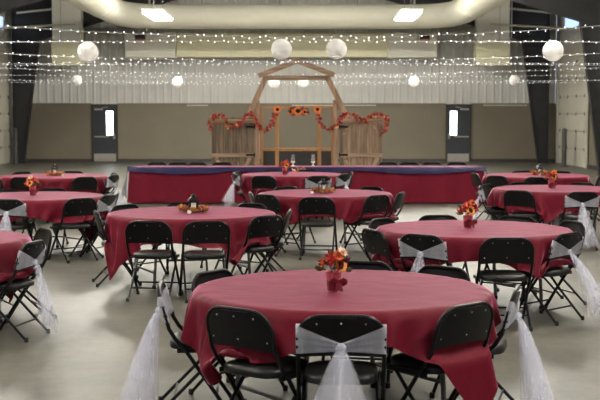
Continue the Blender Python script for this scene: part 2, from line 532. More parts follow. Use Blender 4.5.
# ------------------------------------------------------------------ ducts
def bez(p0, p1, p2, n=10):
    return [p0 * (1 - t) ** 2 + p1 * 2 * t * (1 - t) + p2 * t * t for t in [i / n for i in range(n + 1)]]

zc = 5.2
xl, xr, yd = -6.05, 5.25, 41.0
path = [Vector((xl - 0.1, 22, zc)), Vector((xl - 0.1, 30, zc)), Vector((xl - 0.05, 38.6, zc))]
path += bez(Vector((xl, 39.0, zc)), Vector((xl, yd, zc)), Vector((xl + 2.0, yd, zc)), 9)
path += [Vector((x, yd, zc)) for x in (-2.0, 0.0, 2.0)]
path += bez(Vector((xr - 2.0, yd, zc)), Vector((xr, yd, zc)), Vector((xr, 39.0, zc)), 9)
path += [Vector((xr + 0.1, 38.6, zc)), Vector((xr + 0.15, 30, zc)), Vector((xr + 0.2, 22, zc))]
du = empty('round_air_duct', (0, yd, zc - 0.42), 0, 'large cream round air duct curving across under the roof', 'duct')
def loc(pts, o): return [Vector(p) - o.location for p in pts]
MB().tube(loc(path, du), 0.42, 28).build('duct_tube', M['duct'], du)
for p, ax in ((Vector((-3.4, yd, zc)), 'x'), (Vector((-0.7, yd, zc)), 'x'), (Vector((2.0, yd, zc)), 'x'), (Vector((xl - 0.05, 36, zc)), 'y'), (Vector((xr + 0.12, 36, zc)), 'y')):
    ring = [p + (Vector((0, math.cos(a), math.sin(a))) if ax == 'x' else Vector((math.cos(a), 0, math.sin(a)))) * 0.425 for a in [2 * PI * k / 24 for k in range(24)]]
    MB().tube(loc(ring, du), 0.012, 6, closed=True).build('seam_band', M['duct'], du)
    MB().tube(loc([p + Vector((0, 0, 0.42)), p + Vector((0, 0, 2.3))], du), 0.012, 6).build('hanger_rod', M['grey_steel'], du)

yb = 43.9
def rect_px(x0, y0, x1, y1, Y):
    a, b = PX(x0, y0, Y), PX(x1, y1, Y)
    return a.x, b.x, b.z, a.z
bd = empty('rectangular_air_duct', (PX(281, 45, yb).x, yb, PX(281, 57, yb).z), 0, 'long cream rectangular air duct along the back wall', 'duct')
for nm, xa, xb_, mt, gy in (('duct_section', 176, 281.5, 'duct_yellow', 0), ('duct_section', 281.5, 388, 'duct_yellow', 0), ('end_section', 125, 176, 'duct_white', 0.05), ('end_section', 388, 437, 'duct_white', 0.05)):
    x0, x1, z0, z1 = rect_px(xa, 33.5, xb_, 57, yb)
    mb = MB().box(Vector(((x0 + x1) / 2, yb + 0.3 - gy, (z0 + z1) / 2)) - bd.location, (x1 - x0 - 0.01, 0.6 + gy, z1 - z0 + gy))
    mb.build(nm, M[mt], bd, smooth=0, bevel=0.015)
for px in (231, 281.5, 320, 359):
    x0, x1, z0, z1 = rect_px(px - 0.4, 33.2, px + 0.4, 57.3, yb)
    MB().box(Vector(((x0 + x1) / 2, yb + 0.3, (z0 + z1) / 2)) - bd.location, (0.03, 0.63, z1 - z0 + 0.03)).build('seam_flange', M['duct_white'], bd, smooth=0)
for a, b in (((125, 33, 127, 57)), ((435.5, 33, 437.5, 57))) if False else ():
    pass

for side, pxs in (('left', (51.5, 82)), ('right', (476, 510))):
    yv = 43.2
    x0, x1, z0, z1 = rect_px(pxs[0], 43, pxs[1], 65.5, yv)
    e = empty('return_air_box', ((x0 + x1) / 2, yv, z0), 0, 'tall pale return air duct with yellowish lower box at back %s' % side, 'duct')
    h = z1 - z0; w = x1 - x0
    MB().box((0, 0.3, h / 2), (w, 0.6, h)).build('lower_box', M['duct_yellow'], e, smooth=0, bevel=0.015)
    w2 = w * 0.96
    MB().box((0, 0.3, h + 0.8), (w2, 0.54, 1.6)).build('riser', M['duct_white'], e, smooth=0, bevel=0.015)
    MB().box((w2 * (-0.2 if side == 'left' else 0.2), 0.02, h + 0.8), (0.03, 0.03, 1.6)).build('riser_seam', M['light_trim'], e, smooth=0)
    MB().box((0, -0.01, 0.04), (w + 0.03, 0.05, 0.05)).build('bottom_flange', M['light_trim'], e, smooth=0)

for side, px in (('left', 139.5), ('right', 425.5)):
    p = PX(px, 41, 43.4)
    x0, x1, z0, z1 = rect_px(px - 5, 35, px + 4.5, 39, 43.4)
    e = empty('duct_damper_motor', ((x0 + x1) / 2, 43.4, z0), 0, 'small dark motor box with red base on the %s duct end' % side, 'motor')
    MB().box((0, 0.2, 0.09), (0.34, 0.36, 0.15)).build('motor_body', M['column'], e, smooth=0, bevel=0.01)
    MB().box((0, 0.2, 0.01), (0.36, 0.38, 0.03)).build('base_strip', M['red_paint'], e, smooth=0)
    s = 1 if side == 'left' else -1
    MB().tube([(s * 0.28, 0.15, 0.0), (s * 0.26, 0.15, 0.3), (s * 0.42, -0.2, 0.5), (s * 0.5, -0.9, 1.5)], 0.035, 8).build('conduit', M['pipe'], e)

# ------------------------------------------------------------------ lamps
def make_lamp():
    e = empty('ceiling_light', (0, 0, 0), 0, 'x', 'ceiling light', 'rows of long ceiling lights')
    MB().box((0, 0, 0.06), (0.66, 2.7, 0.08)).build('lamp_housing', M['lamp_house'], e, smooth=0, bevel=0.01)
    MB().box((0, 0, 0.105), (0.30, 2.5, 0.01)).build('uplight_fill', M['up_fill'], e, smooth=0)  # glowing top strip added to throw light on roof and ducts
    MB().box((0, 0, 0.0), (0.58, 2.6, 0.04)).build('lamp_diffuser', M['lamp'], e, smooth=0)
    for yy in (-1.1, 1.1):
        MB().tube([(0, yy, 0.09), (0, yy, 1.9)], 0.008, 5).build('hanging_rod', M['grey_steel'], e)
    return e
lamp0 = make_lamp()
KIDS[lamp0] = kids(lamp0)
first = True
LAMPS = [(-4.35, 36.2, 'left of the two ceiling lights shining under the round duct'), (3.3, 36.2, 'right of the two ceiling lights shining under the round duct')]
for yy in (28, 20, 12, 4):  # unseen lights nearer the camera, added to light the hall
    for xx, sd in ((-5.2, 'left'), (4.0, 'right')):
        LAMPS.append((xx, yy, 'long ceiling light out of view in the %s row, %d m down the hall' % (sd, yy)))
for x, y, lb in LAMPS[2:] + LAMPS[:2]:
    o = lamp0 if first else copy_tree(lamp0)
    first = False
    o.location = (x, y, 4.82); o['label'] = lb
    if y > 30:
        for q in kids(o):
            if q.name.startswith('uplight_fill'): bpy.data.objects.remove(q)

# unseen round lamps, added to brighten the duct and upper back wall
def make_fill_lamp():
    e = empty('fill_lamp', (0, 0, 0), 0, 'x', 'ceiling light', 'round high bay lamps under the ridge')
    MB().lathe([(0.30, 0.0), (0.26, 0.10), (0.12, 0.22), (0.10, 0.36), (0.0, 0.38)], 24).build('lamp_housing', M['lamp_house'], e)
    MB().lathe([(0.0, -0.20), (0.10, -0.185), (0.19, -0.14), (0.25, -0.06), (0.265, 0.0)], 24, cap=False).build('lamp_dome', M['bay'], e)
    MB().tube([(0, 0, 0.37), (0, 0, 1.25)], 0.01, 6).build('hanging_rod', M['grey_steel'], e)
    return e
fill_lamp0 = make_fill_lamp(); KIDS[fill_lamp0] = kids(fill_lamp0)
for i, (x, y) in enumerate(((-5.4, 33.0), (-1.9, 33.0), (1.4, 33.0), (4.6, 33.0))):
    o = fill_lamp0 if i == 0 else copy_tree(fill_lamp0)
    o.location = (x, y, 6.45)
    o['label'] = 'round high bay lamp above the view, %s of four in a row' % ('leftmost', 'second from left', 'second from right', 'rightmost')[i]

# ------------------------------------------------------------------ folding chair
YBK = lambda z: -0.19 - (z - 0.52) * 0.275       # centre line of the leaning back


def make_chair(detail=True):
    e = empty('folding_chair', (0, 0, 0), 0, 'x', 'chair')
    # continuous front frame: foot - seat - back - over the top - down again
    W, rc, ZT = 0.222, 0.115, 0.775
    def bk(x, z): return Vector((x, YBK(z) - 0.0 + 0.35 * 0.0, z))
    left = [Vector((-0.225, 0.17, 0.012)), Vector((-0.223, 0.03, 0.22)), Vector((-0.222, -0.105, 0.42)), Vector((-0.222, -0.16, 0.48)), bk(-W, 0.54), bk(-W, ZT - rc)]
    arc = [bk(-W + rc - rc * math.cos(a), ZT - rc + rc * math.sin(a)) for a in [PI / 2 * k / 6 for k in range(1, 7)]]
    arc2 = [Vector((-p.x, p.y, p.z)) for p in reversed(arc)]
    right = [Vector((-p.x, p.y, p.z)) for p in reversed(left)]
    MB().tube(left + arc + arc2 + right, 0.0125, 8).build('front_frame', M['black_metal'], e)
    for s in (-1, 1):
        MB().tube([(s * 0.198, 0.10, 0.405), (s * 0.198, -0.02, 0.27), (s * 0.20, -0.275, 0.012)], 0.011, 8).build('rear_leg', M['black_metal'], e)
        MB().box((s * 0.209, 0.0, 0.408), (0.008, 0.30, 0.028)).build('seat_bracket', M['black_metal'], e, smooth=0)
    MB().tube([(-0.224, 0.085, 0.14), (0.224, 0.085, 0.14)], 0.008, 6).build('crossbar', M['black_metal'], e)
    MB().tube([(-0.2, -0.17, 0.118), (0.2, -0.17, 0.118)], 0.008, 6).build('crossbar', M['black_metal'], e)
    for p in ((-0.225, 0.172), (0.225, 0.172), (-0.2, -0.277), (0.2, -0.277)):
        MB().lathe([(0.016, 0.0), (0.017, 0.012), (0.015, 0.035)], 8, c=(p[0], p[1], 0)).build('foot_cap', M['rubber'], e)
    # padded seat, rounded towards the front
    out = []
    for t in [i / 28 for i in range(28)]:
        a = 2 * PI * t
        c, s = math.cos(a), math.sin(a)
        n = 4.5
        r = (abs(c) ** n + abs(s) ** n) ** (-1 / n)
        x, y = 0.198 * c * r, 0.205 * s * r
        if y > 0: x *= 1 - 0.10 * (y / 0.205) ** 2
        else: x *= 0.985
        out.append((x, y + 0.005))
    rows = [(0.94, 0.405), (1.0, 0.412), (1.0, 0.436), (0.975, 0.449), (0.90, 0.456), (0.6, 0.462), (0.2, 0.463)]
    mb = MB()
    mb.grid([[(x * k, y * k, z) for k, z in rows] for x, y in out], wrap=True)
    n = len(out)
    mb.add([(x * 0.94, y * 0.94, 0.405) for x, y in out], [tuple(range(n))]); mb.add([(x * 0.2, y * 0.2, 0.463) for x, y in out], [tuple(range(n))])
    mb.build('seat', M['vinyl'], e, smooth=60)
    # back panel with rounded upper corners, dished
    z0, z1 = 0.555, ZT - 0.004
    cols = 14; rws = 8
    def hw(z):
        t = z - (ZT - rc)
        if t <= 0: return W - 0.004
        return W - rc + math.sqrt(max(rc * rc - t * t, 0)) - 0.004
    front = []; back = []
    for i in range(rws + 1):
        z = z0 + (z1 - z0) * i / rws
        rf, rb = [], []
        for j in range(cols + 1):
            u = -1 + 2 * j / cols
            x = u * hw(z)
            zz = z + (0.012 * (1 - u * u) if i == 0 else 0) - 0.0
            y = YBK(zz) - 0.022 * (1 - u * u)
            rf.append((x, y + 0.005, zz)); rb.append((x, y - 0.005, zz))
        front.append(rf); back.append(rb)
    mb = MB().grid(front).grid(back)
    mb.grid([front[0], back[0]]).grid([front[-1], back[-1]])
    mb.grid([[r[0] for r in front], [r[0] for r in back]]).grid([[r[-1] for r in front], [r[-1] for r in back]])
    br = mb.build('backrest', M['black_metal'], e, smooth=50)
    if detail:
        for x, z in ((-0.125, 0.738), (0.0, 0.742), (0.125, 0.738), (0.0, 0.615), (-0.185, 0.61), (0.185, 0.61)):
            u = x / 0.218
            y = YBK(z) - 0.022 * (1 - u * u) - 0.006
            MB().lathe([(0.0048, -0.003), (0.0048, 0.0015), (0.003, 0.003), (0.0, 0.0035)], 8, c=(x, y, z), rot=Matrix.Rotation(PI / 2, 3, 'X')).build('rivet', M['rivet'], br)
    return e


chair_near = make_chair(True)
chair_far = make_chair(False)
used = {'near': False, 'far': False}
def get_chair(kind):
    src = chair_near if kind == 'near' else chair_far
    if not used[kind]:
        used[kind] = True
        kids_list = kids(src); KIDS[src] = kids_list
        for k in kids_list: KIDS[k] = kids(k)
        return src
    return copy_tree(src)


# ------------------------------------------------------------------ tulle sash
def make_sash(chair, out, length, spread, drift, seed):
    """T = (location, rz) of the chair; out = how far the tails stand off behind the chair"""
    rd = random.Random(seed)
    e = None
    ZK = 0.615
    MC, K = 72, 9
    pts = []
    for i in range(MC):
        t = i / MC
        # perimeter: back centre -> right -> front -> left -> back centre
        if t < 0.27:
            u = t / 0.27; x = 0.238 * u; side = -1
        elif t < 0.5:
            u = 1 - (t - 0.27) / 0.23; x = 0.238 * u; side = 1
        elif t < 0.73:
            u = (t - 0.5) / 0.23; x = -0.238 * u; side = 1
        else:
            u = 1 - (t - 0.73) / 0.27; x = -0.238 * u; side = -1
        if side < 0:
            zlo = ZK - 0.022 + (0.575 - ZK + 0.022) * u ** 1.1; zhi = ZK + 0.022 + (0.735 - ZK - 0.022) * u ** 1.05
        else:
            zlo, zhi = 0.575, 0.735 - 0.02 * (1 - u)
        row = []
        for j in range(K):
            z = zlo + (zhi - zlo) * j / (K - 1)
            uu = min(abs(x) / 0.222, 1)
            y = YBK(z) - 0.022 * (1 - uu * uu)
            edge = max(0, 1 - (1 - u) * 9)
            y += side * (0.020 - 0.014 * edge) + side * 0.005 * math.sin(j * 2.4 + 3 * u + seed) * (0.5 if side > 0 else 1)
            row.append((x, y, z))
        pts.append(row)
    e = MB().grid(pts, wrap=True).build('tulle_sash', M['tulle'], chair, smooth=180)
    e['label'] = 'sheer white tulle sash'
    yk = YBK(ZK) - 0.050
    kn = MB()
    kn.lathe([(0.0, -0.024), (0.016, -0.019), (0.026, -0.006), (0.027, 0.006), (0.017, 0.02), (0.0, 0.026)], 12, c=(0, yk, ZK))
    kn.build('knot', M['tulle'], e, smooth=180)
    for side in (-1, 1):
        mb = MB()
        for layer in range(2):
            NV, NU = 26, 44
            pts = []
            ph = rd.uniform(0, 6); nf = rd.choice((5, 6))
            a0 = rd.uniform(0, 6)
            for i in range(NV + 1):
                v = i / NV
                L = length * (1 - 0.10 * layer)
                z = ZK - 0.012 - L * v
                k_ = (0.62 if layer else 1.0)
                yc = yk - 0.012 - out * (v ** 0.8)
                xc = side * (0.010 + spread * 0.40 * v) + drift * v ** 1.3
                wx = 0.014 + spread * 0.58 * k_ * v ** 0.7; wy = 0.012 + spread * 0.52 * k_ * v ** 0.7
                row = []
                for j in range(NU + 1):
                    t = j / NU
                    a = a0 + 1.85 * PI * t
                    rr = 1 + 0.13 * v * math.sin(nf * a + ph)
                    x = xc + wx * rr * math.cos(a)
                    y = yc + wy * rr * math.sin(a)
                    y = min(y, -0.205 - 0.0 * v) if z > 0.40 else y
                    zz = z + 0.03 * v * math.sin(2 * a + ph) - (0.05 * v * math.cos(a))
                    row.append((x, y, max(zz, 0.006)))
                pts.append(row)
            mb.grid(pts)
        mb.build('tail', M['tulle_tail'], e, smooth=180)
    return e


# ------------------------------------------------------------------ round tables
RT = 0.897
TABLES = {
    'A': dict(c=(0.25, 7.05), rot=1, off=(-0.03, 0.05)),
    'B': dict(c=(1.61, 10.82), rot=-6, off=(0.0, 0.02)),
    'C': dict(c=(-1.17, 12.6), rot=-10, off=(0.0, 0.0)),
    'D': dict(c=(0.34, 15.75), rot=-5, off=(0.03, -0.02)),
    'E': dict(c=(-0.13, 20.8), rot=3, off=(0.0, 0.0)),
    'F': dict(c=(3.68, 16.75), rot=14, off=(-0.02, 0.0)),
    'G': dict(c=(4.12, 20.4), rot=-9, off=(0.0, 0.0)),
    'H': dict(c=(-3.45, 15.2), rot=9, off=(0.03, 0.0)),
    'I': dict(c=(-4.24, 20.2), rot=-7, off=(0.0, 0.0)),
    'J': dict(c=(-3.22, 9.9), rot=10, off=(0.0, 0.0)),
}
TDESC = {
    'A': 'the nearest table', 'B': 'the second nearest table', 'C': 'the left-centre lantern table',
    'D': 'the central lantern table', 'E': 'the central flowerpot table', 'F': 'the right-edge flowerpot table',
    'G': 'the far-right lantern table', 'H': 'the left-edge flowerpot table', 'I': 'the far-left lantern table',
    'J': 'the cut-off lower-left table',
}
# azimuth (deg, -90 = towards the camera), radius of the back top, twist, sash, words
CHAIRS = {
    'A': [(-92, 1.15, 0, 1, 'at the near middle of'), (-121, 1.10, -6, 0, 'at the near left of'),
          (-51, 1.04, 2, 0, 'turned sideways at the near right of'), (179, 1.10, 4, 1, 'in profile at the left side of'),
          (-9, 1.05, -6, 1, 'in profile at the right side of'), (146, 1.0, 0, 0, 'peeping over the far left rim of'),
          (80, 1.06, 0, 0, 'peeping over the far middle rim of'), (47, 1.06, 0, 0, 'peeping over the far right rim of')],
    'B': [(-122, 1.06, -4, 1, 'at the near left of'), (-156, 1.06, 0, 0, 'at the left end of'),
          (-83, 1.16, -6, 0, 'at the near middle of'), (-46, 1.04, 0, 1, 'at the right end of'),
          (140, 1.06, 0, 0, 'behind the far left rim of'), (101, 1.08, 0, 0, 'behind the far middle rim of'),
          (58, 1.08, 0, 0, 'behind the far right rim of'), (20, 1.08, 0, 0, 'behind the right end of')],
    'C': [(-103, 1.42, 5, 0, 'left of two pulled out from'), (-79, 1.45, 0, 0, 'right of two pulled out from'),
          (-42, 1.16, -6, 0, 'turned sideways at the near right of'), (-4, 1.06, 0, 0, 'in profile at the right end of'),
          (54, 1.06, 0, 0, 'behind the far right rim of'), (100, 1.06, 0, 0, 'behind the far middle rim of'),
          (141, 1.06, 0, 0, 'behind the far left rim of'), (-168, 1.02, 4, 0, 'in profile at the left end of')],
    'D': [(-96, 1.30, 0, 0, 'at the near middle of'), (-135, 1.10, 0, 0, 'at the near left of'),
          (-157, 1.06, -15, 0, 'at the left end of'), (121, 1.06, 0, 0, 'behind the far left rim of'),
          (50, 1.06, 0, 0, 'behind the far right rim of'), (-56, 1.12, 8, 0, 'turned sideways at the near right of'), (-20, 1.06, 0, 0, 'in profile at the right end of')],
    'E': [(-112, 1.3, 0, 0, 'at the near left of'), (-70, 1.3, 0, 1, 'at the near right of'),
          (-163, 1.06, 0, 1, 'in profile at the left end of'), (163, 1.06, 0, 0, 'further back at the left end of'),
          (4, 1.06, 0, 0, 'in profile at the right end of'), (-32, 1.06, 0, 1, 'further back at the right end of'),
          (75, 1.06, 0, 0, 'behind the far right rim of'), (113, 1.06, 0, 0, 'behind the far left rim of')],
    'F': [(-178, 1.10, -14, 1, 'in profile at the left end of'), (150, 1.06, 0, 0, 'further back at the left end of'),
          (-127, 1.22, 0, 0, 'at the near left of'), (-87, 1.28, 0, 1, 'at the near right of'),
          (108, 1.06, 0, 0, 'behind the far left rim of'), (57, 1.06, 0, 0, 'behind the far right rim of')],
    'G': [(-136, 1.15, 0, 0, 'at the near left of'), (-100, 1.2, 0, 0, 'at the near middle of'),
          (178, 1.08, 12, 0, 'in profile at the left end of'), (92, 1.06, 0, 0, 'behind the far middle rim of'),
          (52, 1.06, 0, 0, 'behind the far right rim of'), (-22, 1.1, 0, 0, 'in profile at the right end of')],
    'H': [(-50, 1.2, 0, 0, 'turned sideways at the near right of'), (-95, 1.1, 0, 1, 'at the near middle of'),
          (4, 1.06, 0, 0, 'in profile at the right end of'), (-18, 1.06, 0, 1, 'further back at the right end of'),
          (90, 1.06, 0, 0, 'behind the far middle rim of'), (126, 1.06, 0, 0, 'behind the far left rim of')],
    'I': [(-54, 1.2, 0, 0, 'at the near right of'), (-107, 1.1, 0, 0, 'at the near middle of'),
          (-142, 1.1, 0, 0, 'at the near left of'), (-16, 1.12, 0, 1, 'turned sideways at the right end of'),
          (24, 1.06, 0, 0, 'behind the right end of'), (135, 1.06, 0, 0, 'behind the far left rim of'), (84, 1.06, 0, 0, 'behind the far right rim of')],
    'J': [(-29, 1.2, 16, 1, 'turned sideways at the right end of'), (30, 1.08, 0, 0, 'peeping over the far right rim of')],
}
SASH = {  # (out, length, spread, drift)
    ('A', 0): (0.07, 0.55, 0.20, 0.0), ('A', 3): (0.13, 0.60, 0.20, 0.0), ('A', 4): (0.14, 0.60, 0.18, 0.0),
    ('B', 0): (0.06, 0.52, 0.15, 0.0), ('B', 3): (0.30, 0.52, 0.14, 0.06), ('J', 0): (0.10, 0.50, 0.085, 0.0),
    ('F', 0): (0.14, 0.50, 0.16, 0.0), ('F', 3): (0.06, 0.54, 0.16, 0.05), ('H', 1): (0.06, 0.50, 0.14, -0.02), ('H', 3): (0.1, 0.40, 0.14, 0.0),
    ('E', 1): (0.05, 0.35, 0.15, 0.0), ('E', 2): (0.10, 0.34, 0.15, 0.0), ('E', 5): (0.12, 0.36, 0.14, 0.0), ('I', 3): (0.1, 0.36, 0.14, 0.0),
}


def make_table():
    e = empty('round_table', (0, 0, 0), 0, 'x', 'table', 'round folding tables under burgundy cloths')
    MB().lathe([(0.0, 0.705), (RT - 0.03, 0.705), (RT - 0.018, 0.712), (RT - 0.018, 0.725), (RT - 0.035, 0.74), (0.0, 0.74)], 64).build('tabletop', M['tabletop'], e)
    for s in (-1, 1):
        for t in (-1, 1):
            MB().tube([(s * 0.50, t * 0.34, 0.705), (s * 0.50, t * 0.34, 0.60), (s * 0.54, t * 0.34, 0.012)], 0.016, 8).build('leg', M['table_leg'], e)
            MB().lathe([(0.021, 0), (0.021, 0.03), (0.017, 0.035)], 8, c=(s * 0.54, t * 0.34, 0)).build('foot_cap', M['rubber'], e)
        MB().tube([(s * 0.533, -0.34, 0.16), (s * 0.533, 0.34, 0.16)], 0.012, 8).build('crossbar', M['table_leg'], e)
        MB().tube([(s * 0.515, 0, 0.45), (s * 0.10, 0, 0.70)], 0.009, 6).build('brace', M['table_leg'], e)
        MB().tube([(s * 0.515, -0.34, 0.45), (s * 0.515, 0.34, 0.45)], 0.01, 6).build('crossbar', M['table_leg'], e)
    return e


table0 = make_table()
placed = []      # chairs as (table, cx, cy, rz)
SASHED = []
tfirst = True
for k, T in TABLES.items():
    o = table0 if tfirst else copy_tree(table0)
    tfirst = False
    o.location = (T['c'][0], T['c'][1], 0); o.rotation_euler.z = R(T['rot'] + 35)
    nm = TDESC[k]
    o['label'] = {'A': 'nearest round folding table, hidden under its burgundy cloth', 'B': 'round folding table under the cloth second nearest, right of centre',
                  'C': 'round folding table under the lantern cloth left of centre', 'D': 'round folding table under the central cloth with a lantern',
                  'E': 'round folding table under the central cloth nearest the head table', 'F': 'round folding table under the flowerpot cloth at right edge',
                  'G': 'round folding table under the far right lantern cloth', 'H': 'round folding table with grey leg showing, at left edge',
                  'I': 'round folding table under the far left lantern cloth', 'J': 'round folding table cut off at the lower left edge'}[k]
    for i, (az, rr, tw, sash, words) in enumerate(CHAIRS[k]):
        a = R(az)
        rr_ = rr - 0.26
        x = T['c'][0] + rr_ * math.cos(a); y = T['c'][1] + rr_ * math.sin(a)
        rz = a + PI / 2 + R(tw)                     # faces the table
        ch = get_chair('near' if k in 'ABCDJH' else 'far')
        ch.location = (x, y, 0); ch.rotation_euler = (0, 0, rz)
        ch['label'] = 'black folding chair %s%s %s' % ('with sash ' if sash else '', words, nm)
        ch['group'] = 'black folding chairs around the round tables'
        placed.append((k, x, y, rz))
        if sash:
            out, ln, sp, dr = SASH[(k, i)]
            SASHED.append((ch, out, ln, sp, dr, (ord(k) * 7 + i * 13) % 97))


for args in SASHED:
    make_sash(*args)

# ------------------------------------------------------------------ draped square cloths (small cloth simulation)
NG = 53; HALF = 1.09
keys = list(TABLES)
B = len(keys)
lin = np.linspace(-HALF, HALF, NG)
P = np.zeros((B, NG, NG, 3), np.float32)
seatboxes = []
for b, k in enumerate(keys):
    T = TABLES[k]; a = R(T['rot'])
    gx, gy = np.meshgrid(lin, lin, indexing='ij')
    P[b, :, :, 0] = gx * math.cos(a) - gy * math.sin(a) + T['off'][0]
    P[b, :, :, 1] = gx * math.sin(a) + gy * math.cos(a) + T['off'][1]
    P[b, :, :, 2] = 0.765 + rng.normal(0, 0.003, (NG, NG))
    seatboxes.append([(x - T['c'][0], y - T['c'][1], rz, k == 'A' and q == 2) for q, (x, y, rz) in enumerate([p_[1:] for p_ in placed if p_[0] == k])])
V = np.zeros_like(P)
h0 = lin[1] - lin[0]


def con(A, Bv, rest, st):
    d = Bv - A
    l = np.sqrt((d * d).sum(-1, keepdims=True)) + 1e-9
    c = d * (0.5 * st * (l - rest) / l)
    A += c; Bv -= c


dt = 1 / 60
for step in range(150):
    V[..., 2] -= 9.8 * dt
    V *= 0.955
    Q = P + V * dt
    for it in range(11):
        for s in (0, 1):
            n = (NG - s) // 2
            con(Q[:, s:s + 2 * n:2], Q[:, s + 1:s + 2 * n:2], h0, 1.0)
            con(Q[:, :, s:s + 2 * n:2], Q[:, :, s + 1:s + 2 * n:2], h0, 1.0)
            con(Q[:, s:s + 2 * n:2, :-1], Q[:, s + 1:s + 2 * n:2, 1:], h0 * 1.41421, 0.35)
            con(Q[:, s:s + 2 * n:2, 1:], Q[:, s + 1:s + 2 * n:2, :-1], h0 * 1.41421, 0.35)
        for s in (0, 2):
            n4 = (NG - s) // 4
            for q in (0, 1):
                ia = np.arange(s + q, NG - 2, 4)
                for ax in (1, 2):
                    if ax == 1:
                        A_ = Q[:, ia]; B_ = Q[:, ia + 2]; con(A_, B_, 2 * h0, 0.10); Q[:, ia] = A_; Q[:, ia + 2] = B_
                    else:
                        A_ = Q[:, :, ia]; B_ = Q[:, :, ia + 2]; con(A_, B_, 2 * h0, 0.10); Q[:, :, ia] = A_; Q[:, :, ia + 2] = B_
        # table collision
        zt = 0.752; rr = RT + 0.016
        rad = np.sqrt(Q[..., 0] ** 2 + Q[..., 1] ** 2)
        inside = (rad < rr) & (Q[..., 2] < zt)
        up = zt - Q[..., 2]; outw = rr - rad
        pu = inside & (up <= outw * 1.0 + 0.004)
        po = inside & ~pu
        Q[..., 2] = np.where(pu, zt, Q[..., 2])
        sc_ = np.where(po, rr / np.maximum(rad, 1e-4), 1.0)
        Q[..., 0] *= sc_; Q[..., 1] *= sc_
        if it % 4 == 3 or it == 10:
            for b in range(B):
                for (sx, sy, rz, hang) in seatboxes[b]:
                    c_, s_ = math.cos(rz), math.sin(rz)
                    dx = Q[b, ..., 0] - sx; dy = Q[b, ..., 1] - sy
                    lx = dx * c_ + dy * s_; ly = -dx * s_ + dy * c_
                    z = Q[b, ..., 2]
                    m = (np.abs(lx) < 0.225) & (ly < 0.225) & (ly > -0.215) & (z < 0.475) & (z > 0.36)
                    if hang:      # the cloth corner drops behind this seat
                        m = (np.abs(lx) < 0.24) & (ly > -0.235) & (ly < 0.1) & (z < 0.485) & (z > 0.3)
                        sh = np.where(m, -0.235 - ly, 0)
                        Q[b, ..., 0] += -s_ * sh; Q[b, ..., 1] += c_ * sh
                        dx = Q[b, ..., 0] - sx; dy = Q[b, ..., 1] - sy
                        lx = dx * c_ + dy * s_; ly = -dx * s_ + dy * c_
                    else:
                        Q[b, ..., 2] = np.where(m, 0.475, z)
                    # keep clear of the leaning back
                    yb_ = -0.19 - (z - 0.52) * 0.275 + 0.02
                    m2 = (step > 70) & (np.abs(lx) < 0.235) & (z > 0.5) & (z < 0.69) & (ly < yb_) & (ly > yb_ - 0.10)
                    sh = np.where(m2, yb_ - ly, 0)
                    Q[b, ..., 0] += -s_ * sh; Q[b, ..., 1] += c_ * sh
        Q[..., 2] = np.maximum(Q[..., 2], 0.012)
    V = (Q - P) / dt
    P = Q
    ontop = (P[..., 2] < 0.762) & (P[..., 2] > 0.74) & ((P[..., 0] ** 2 + P[..., 1] ** 2) < RT * RT)
    V[..., 0] = np.where(ontop, V[..., 0] * 0.6, V[..., 0]); V[..., 1] = np.where(ontop, V[..., 1] * 0.6, V[..., 1])

CDESC = {'A': 'burgundy cloth on the nearest round table, corner hanging at right', 'B': 'burgundy cloth on the second nearest round table, right of centre',
         'C': 'burgundy cloth on the lantern table left of centre', 'D': 'burgundy cloth on the central round table with a lantern',
         'E': 'burgundy cloth on the central round table nearest the head table', 'F': 'burgundy cloth on the flowerpot table at the right edge',
         'G': 'burgundy cloth on the far right lantern table', 'H': 'burgundy cloth on the flowerpot table at the left edge',
         'I': 'burgundy cloth on the far left lantern table', 'J': 'burgundy cloth on the table cut off at lower left'}
for b, k in enumerate(keys):
    me = bpy.data.meshes.new('tablecloth')
    vs = P[b].reshape(-1, 3).tolist()
    fs = [(i * NG + j, (i + 1) * NG + j, (i + 1) * NG + j + 1, i * NG + j + 1) for i in range(NG - 1) for j in range(NG - 1)]
    me.from_pydata(vs, [], fs); me.materials.append(M['burgundy'])
    me.polygons.foreach_set('use_smooth', [True] * len(me.polygons)); me.update()
    o = bpy.data.objects.new('tablecloth', me); COL.objects.link(o)
    o.location = (TABLES[k]['c'][0], TABLES[k]['c'][1], 0)
    sb = o.modifiers.new('smooth', 'SUBSURF'); sb.levels = 1; sb.render_levels = 1
    tag(o, CDESC[k], 'tablecloth', 'burgundy cloths on the round tables')

# ------------------------------------------------------------------ leaves and flowers
def leaf(mb, c, d, n, L, w, mi, curl=0.15):
    """pointed leaf from c along d with normal n"""
    d = Vector(d).normalized(); n = Vector(n); n = (n - d * n.dot(d))
    n = n.normalized() if n.length > 1e-4 else d.orthogonal().normalized()
    s = d.cross(n); c = Vector(c)
    v = []
    for t, ww in ((0, 0.12), (0.3, 0.85), (0.55, 1.0), (0.8, 0.5), (1.0, 0.0)):
        up = n * (curl * L * (t * t - 0.1))
        p = c + d * (L * t) + up
        v.append((p - s * (w * ww / 2) + n * (0.06 * L * ww), p, p + s * (w * ww / 2) + n * (0.06 * L * ww)))
    vs = [q for r in v for q in r]
    fs = []
    for i in range(4):
        a = i * 3
        fs += [(a, a + 1, a + 4, a + 3), (a + 1, a + 2, a + 5, a + 4)]
    mb.add(vs, fs, mi)


def rnd_dir(rd, zmin=-1, zmax=1):
    z = rd.uniform(zmin, zmax); a = rd.uniform(0, 2 * PI); r = math.sqrt(max(0, 1 - z * z))
    return Vector((r * math.cos(a), r * math.sin(a), z))


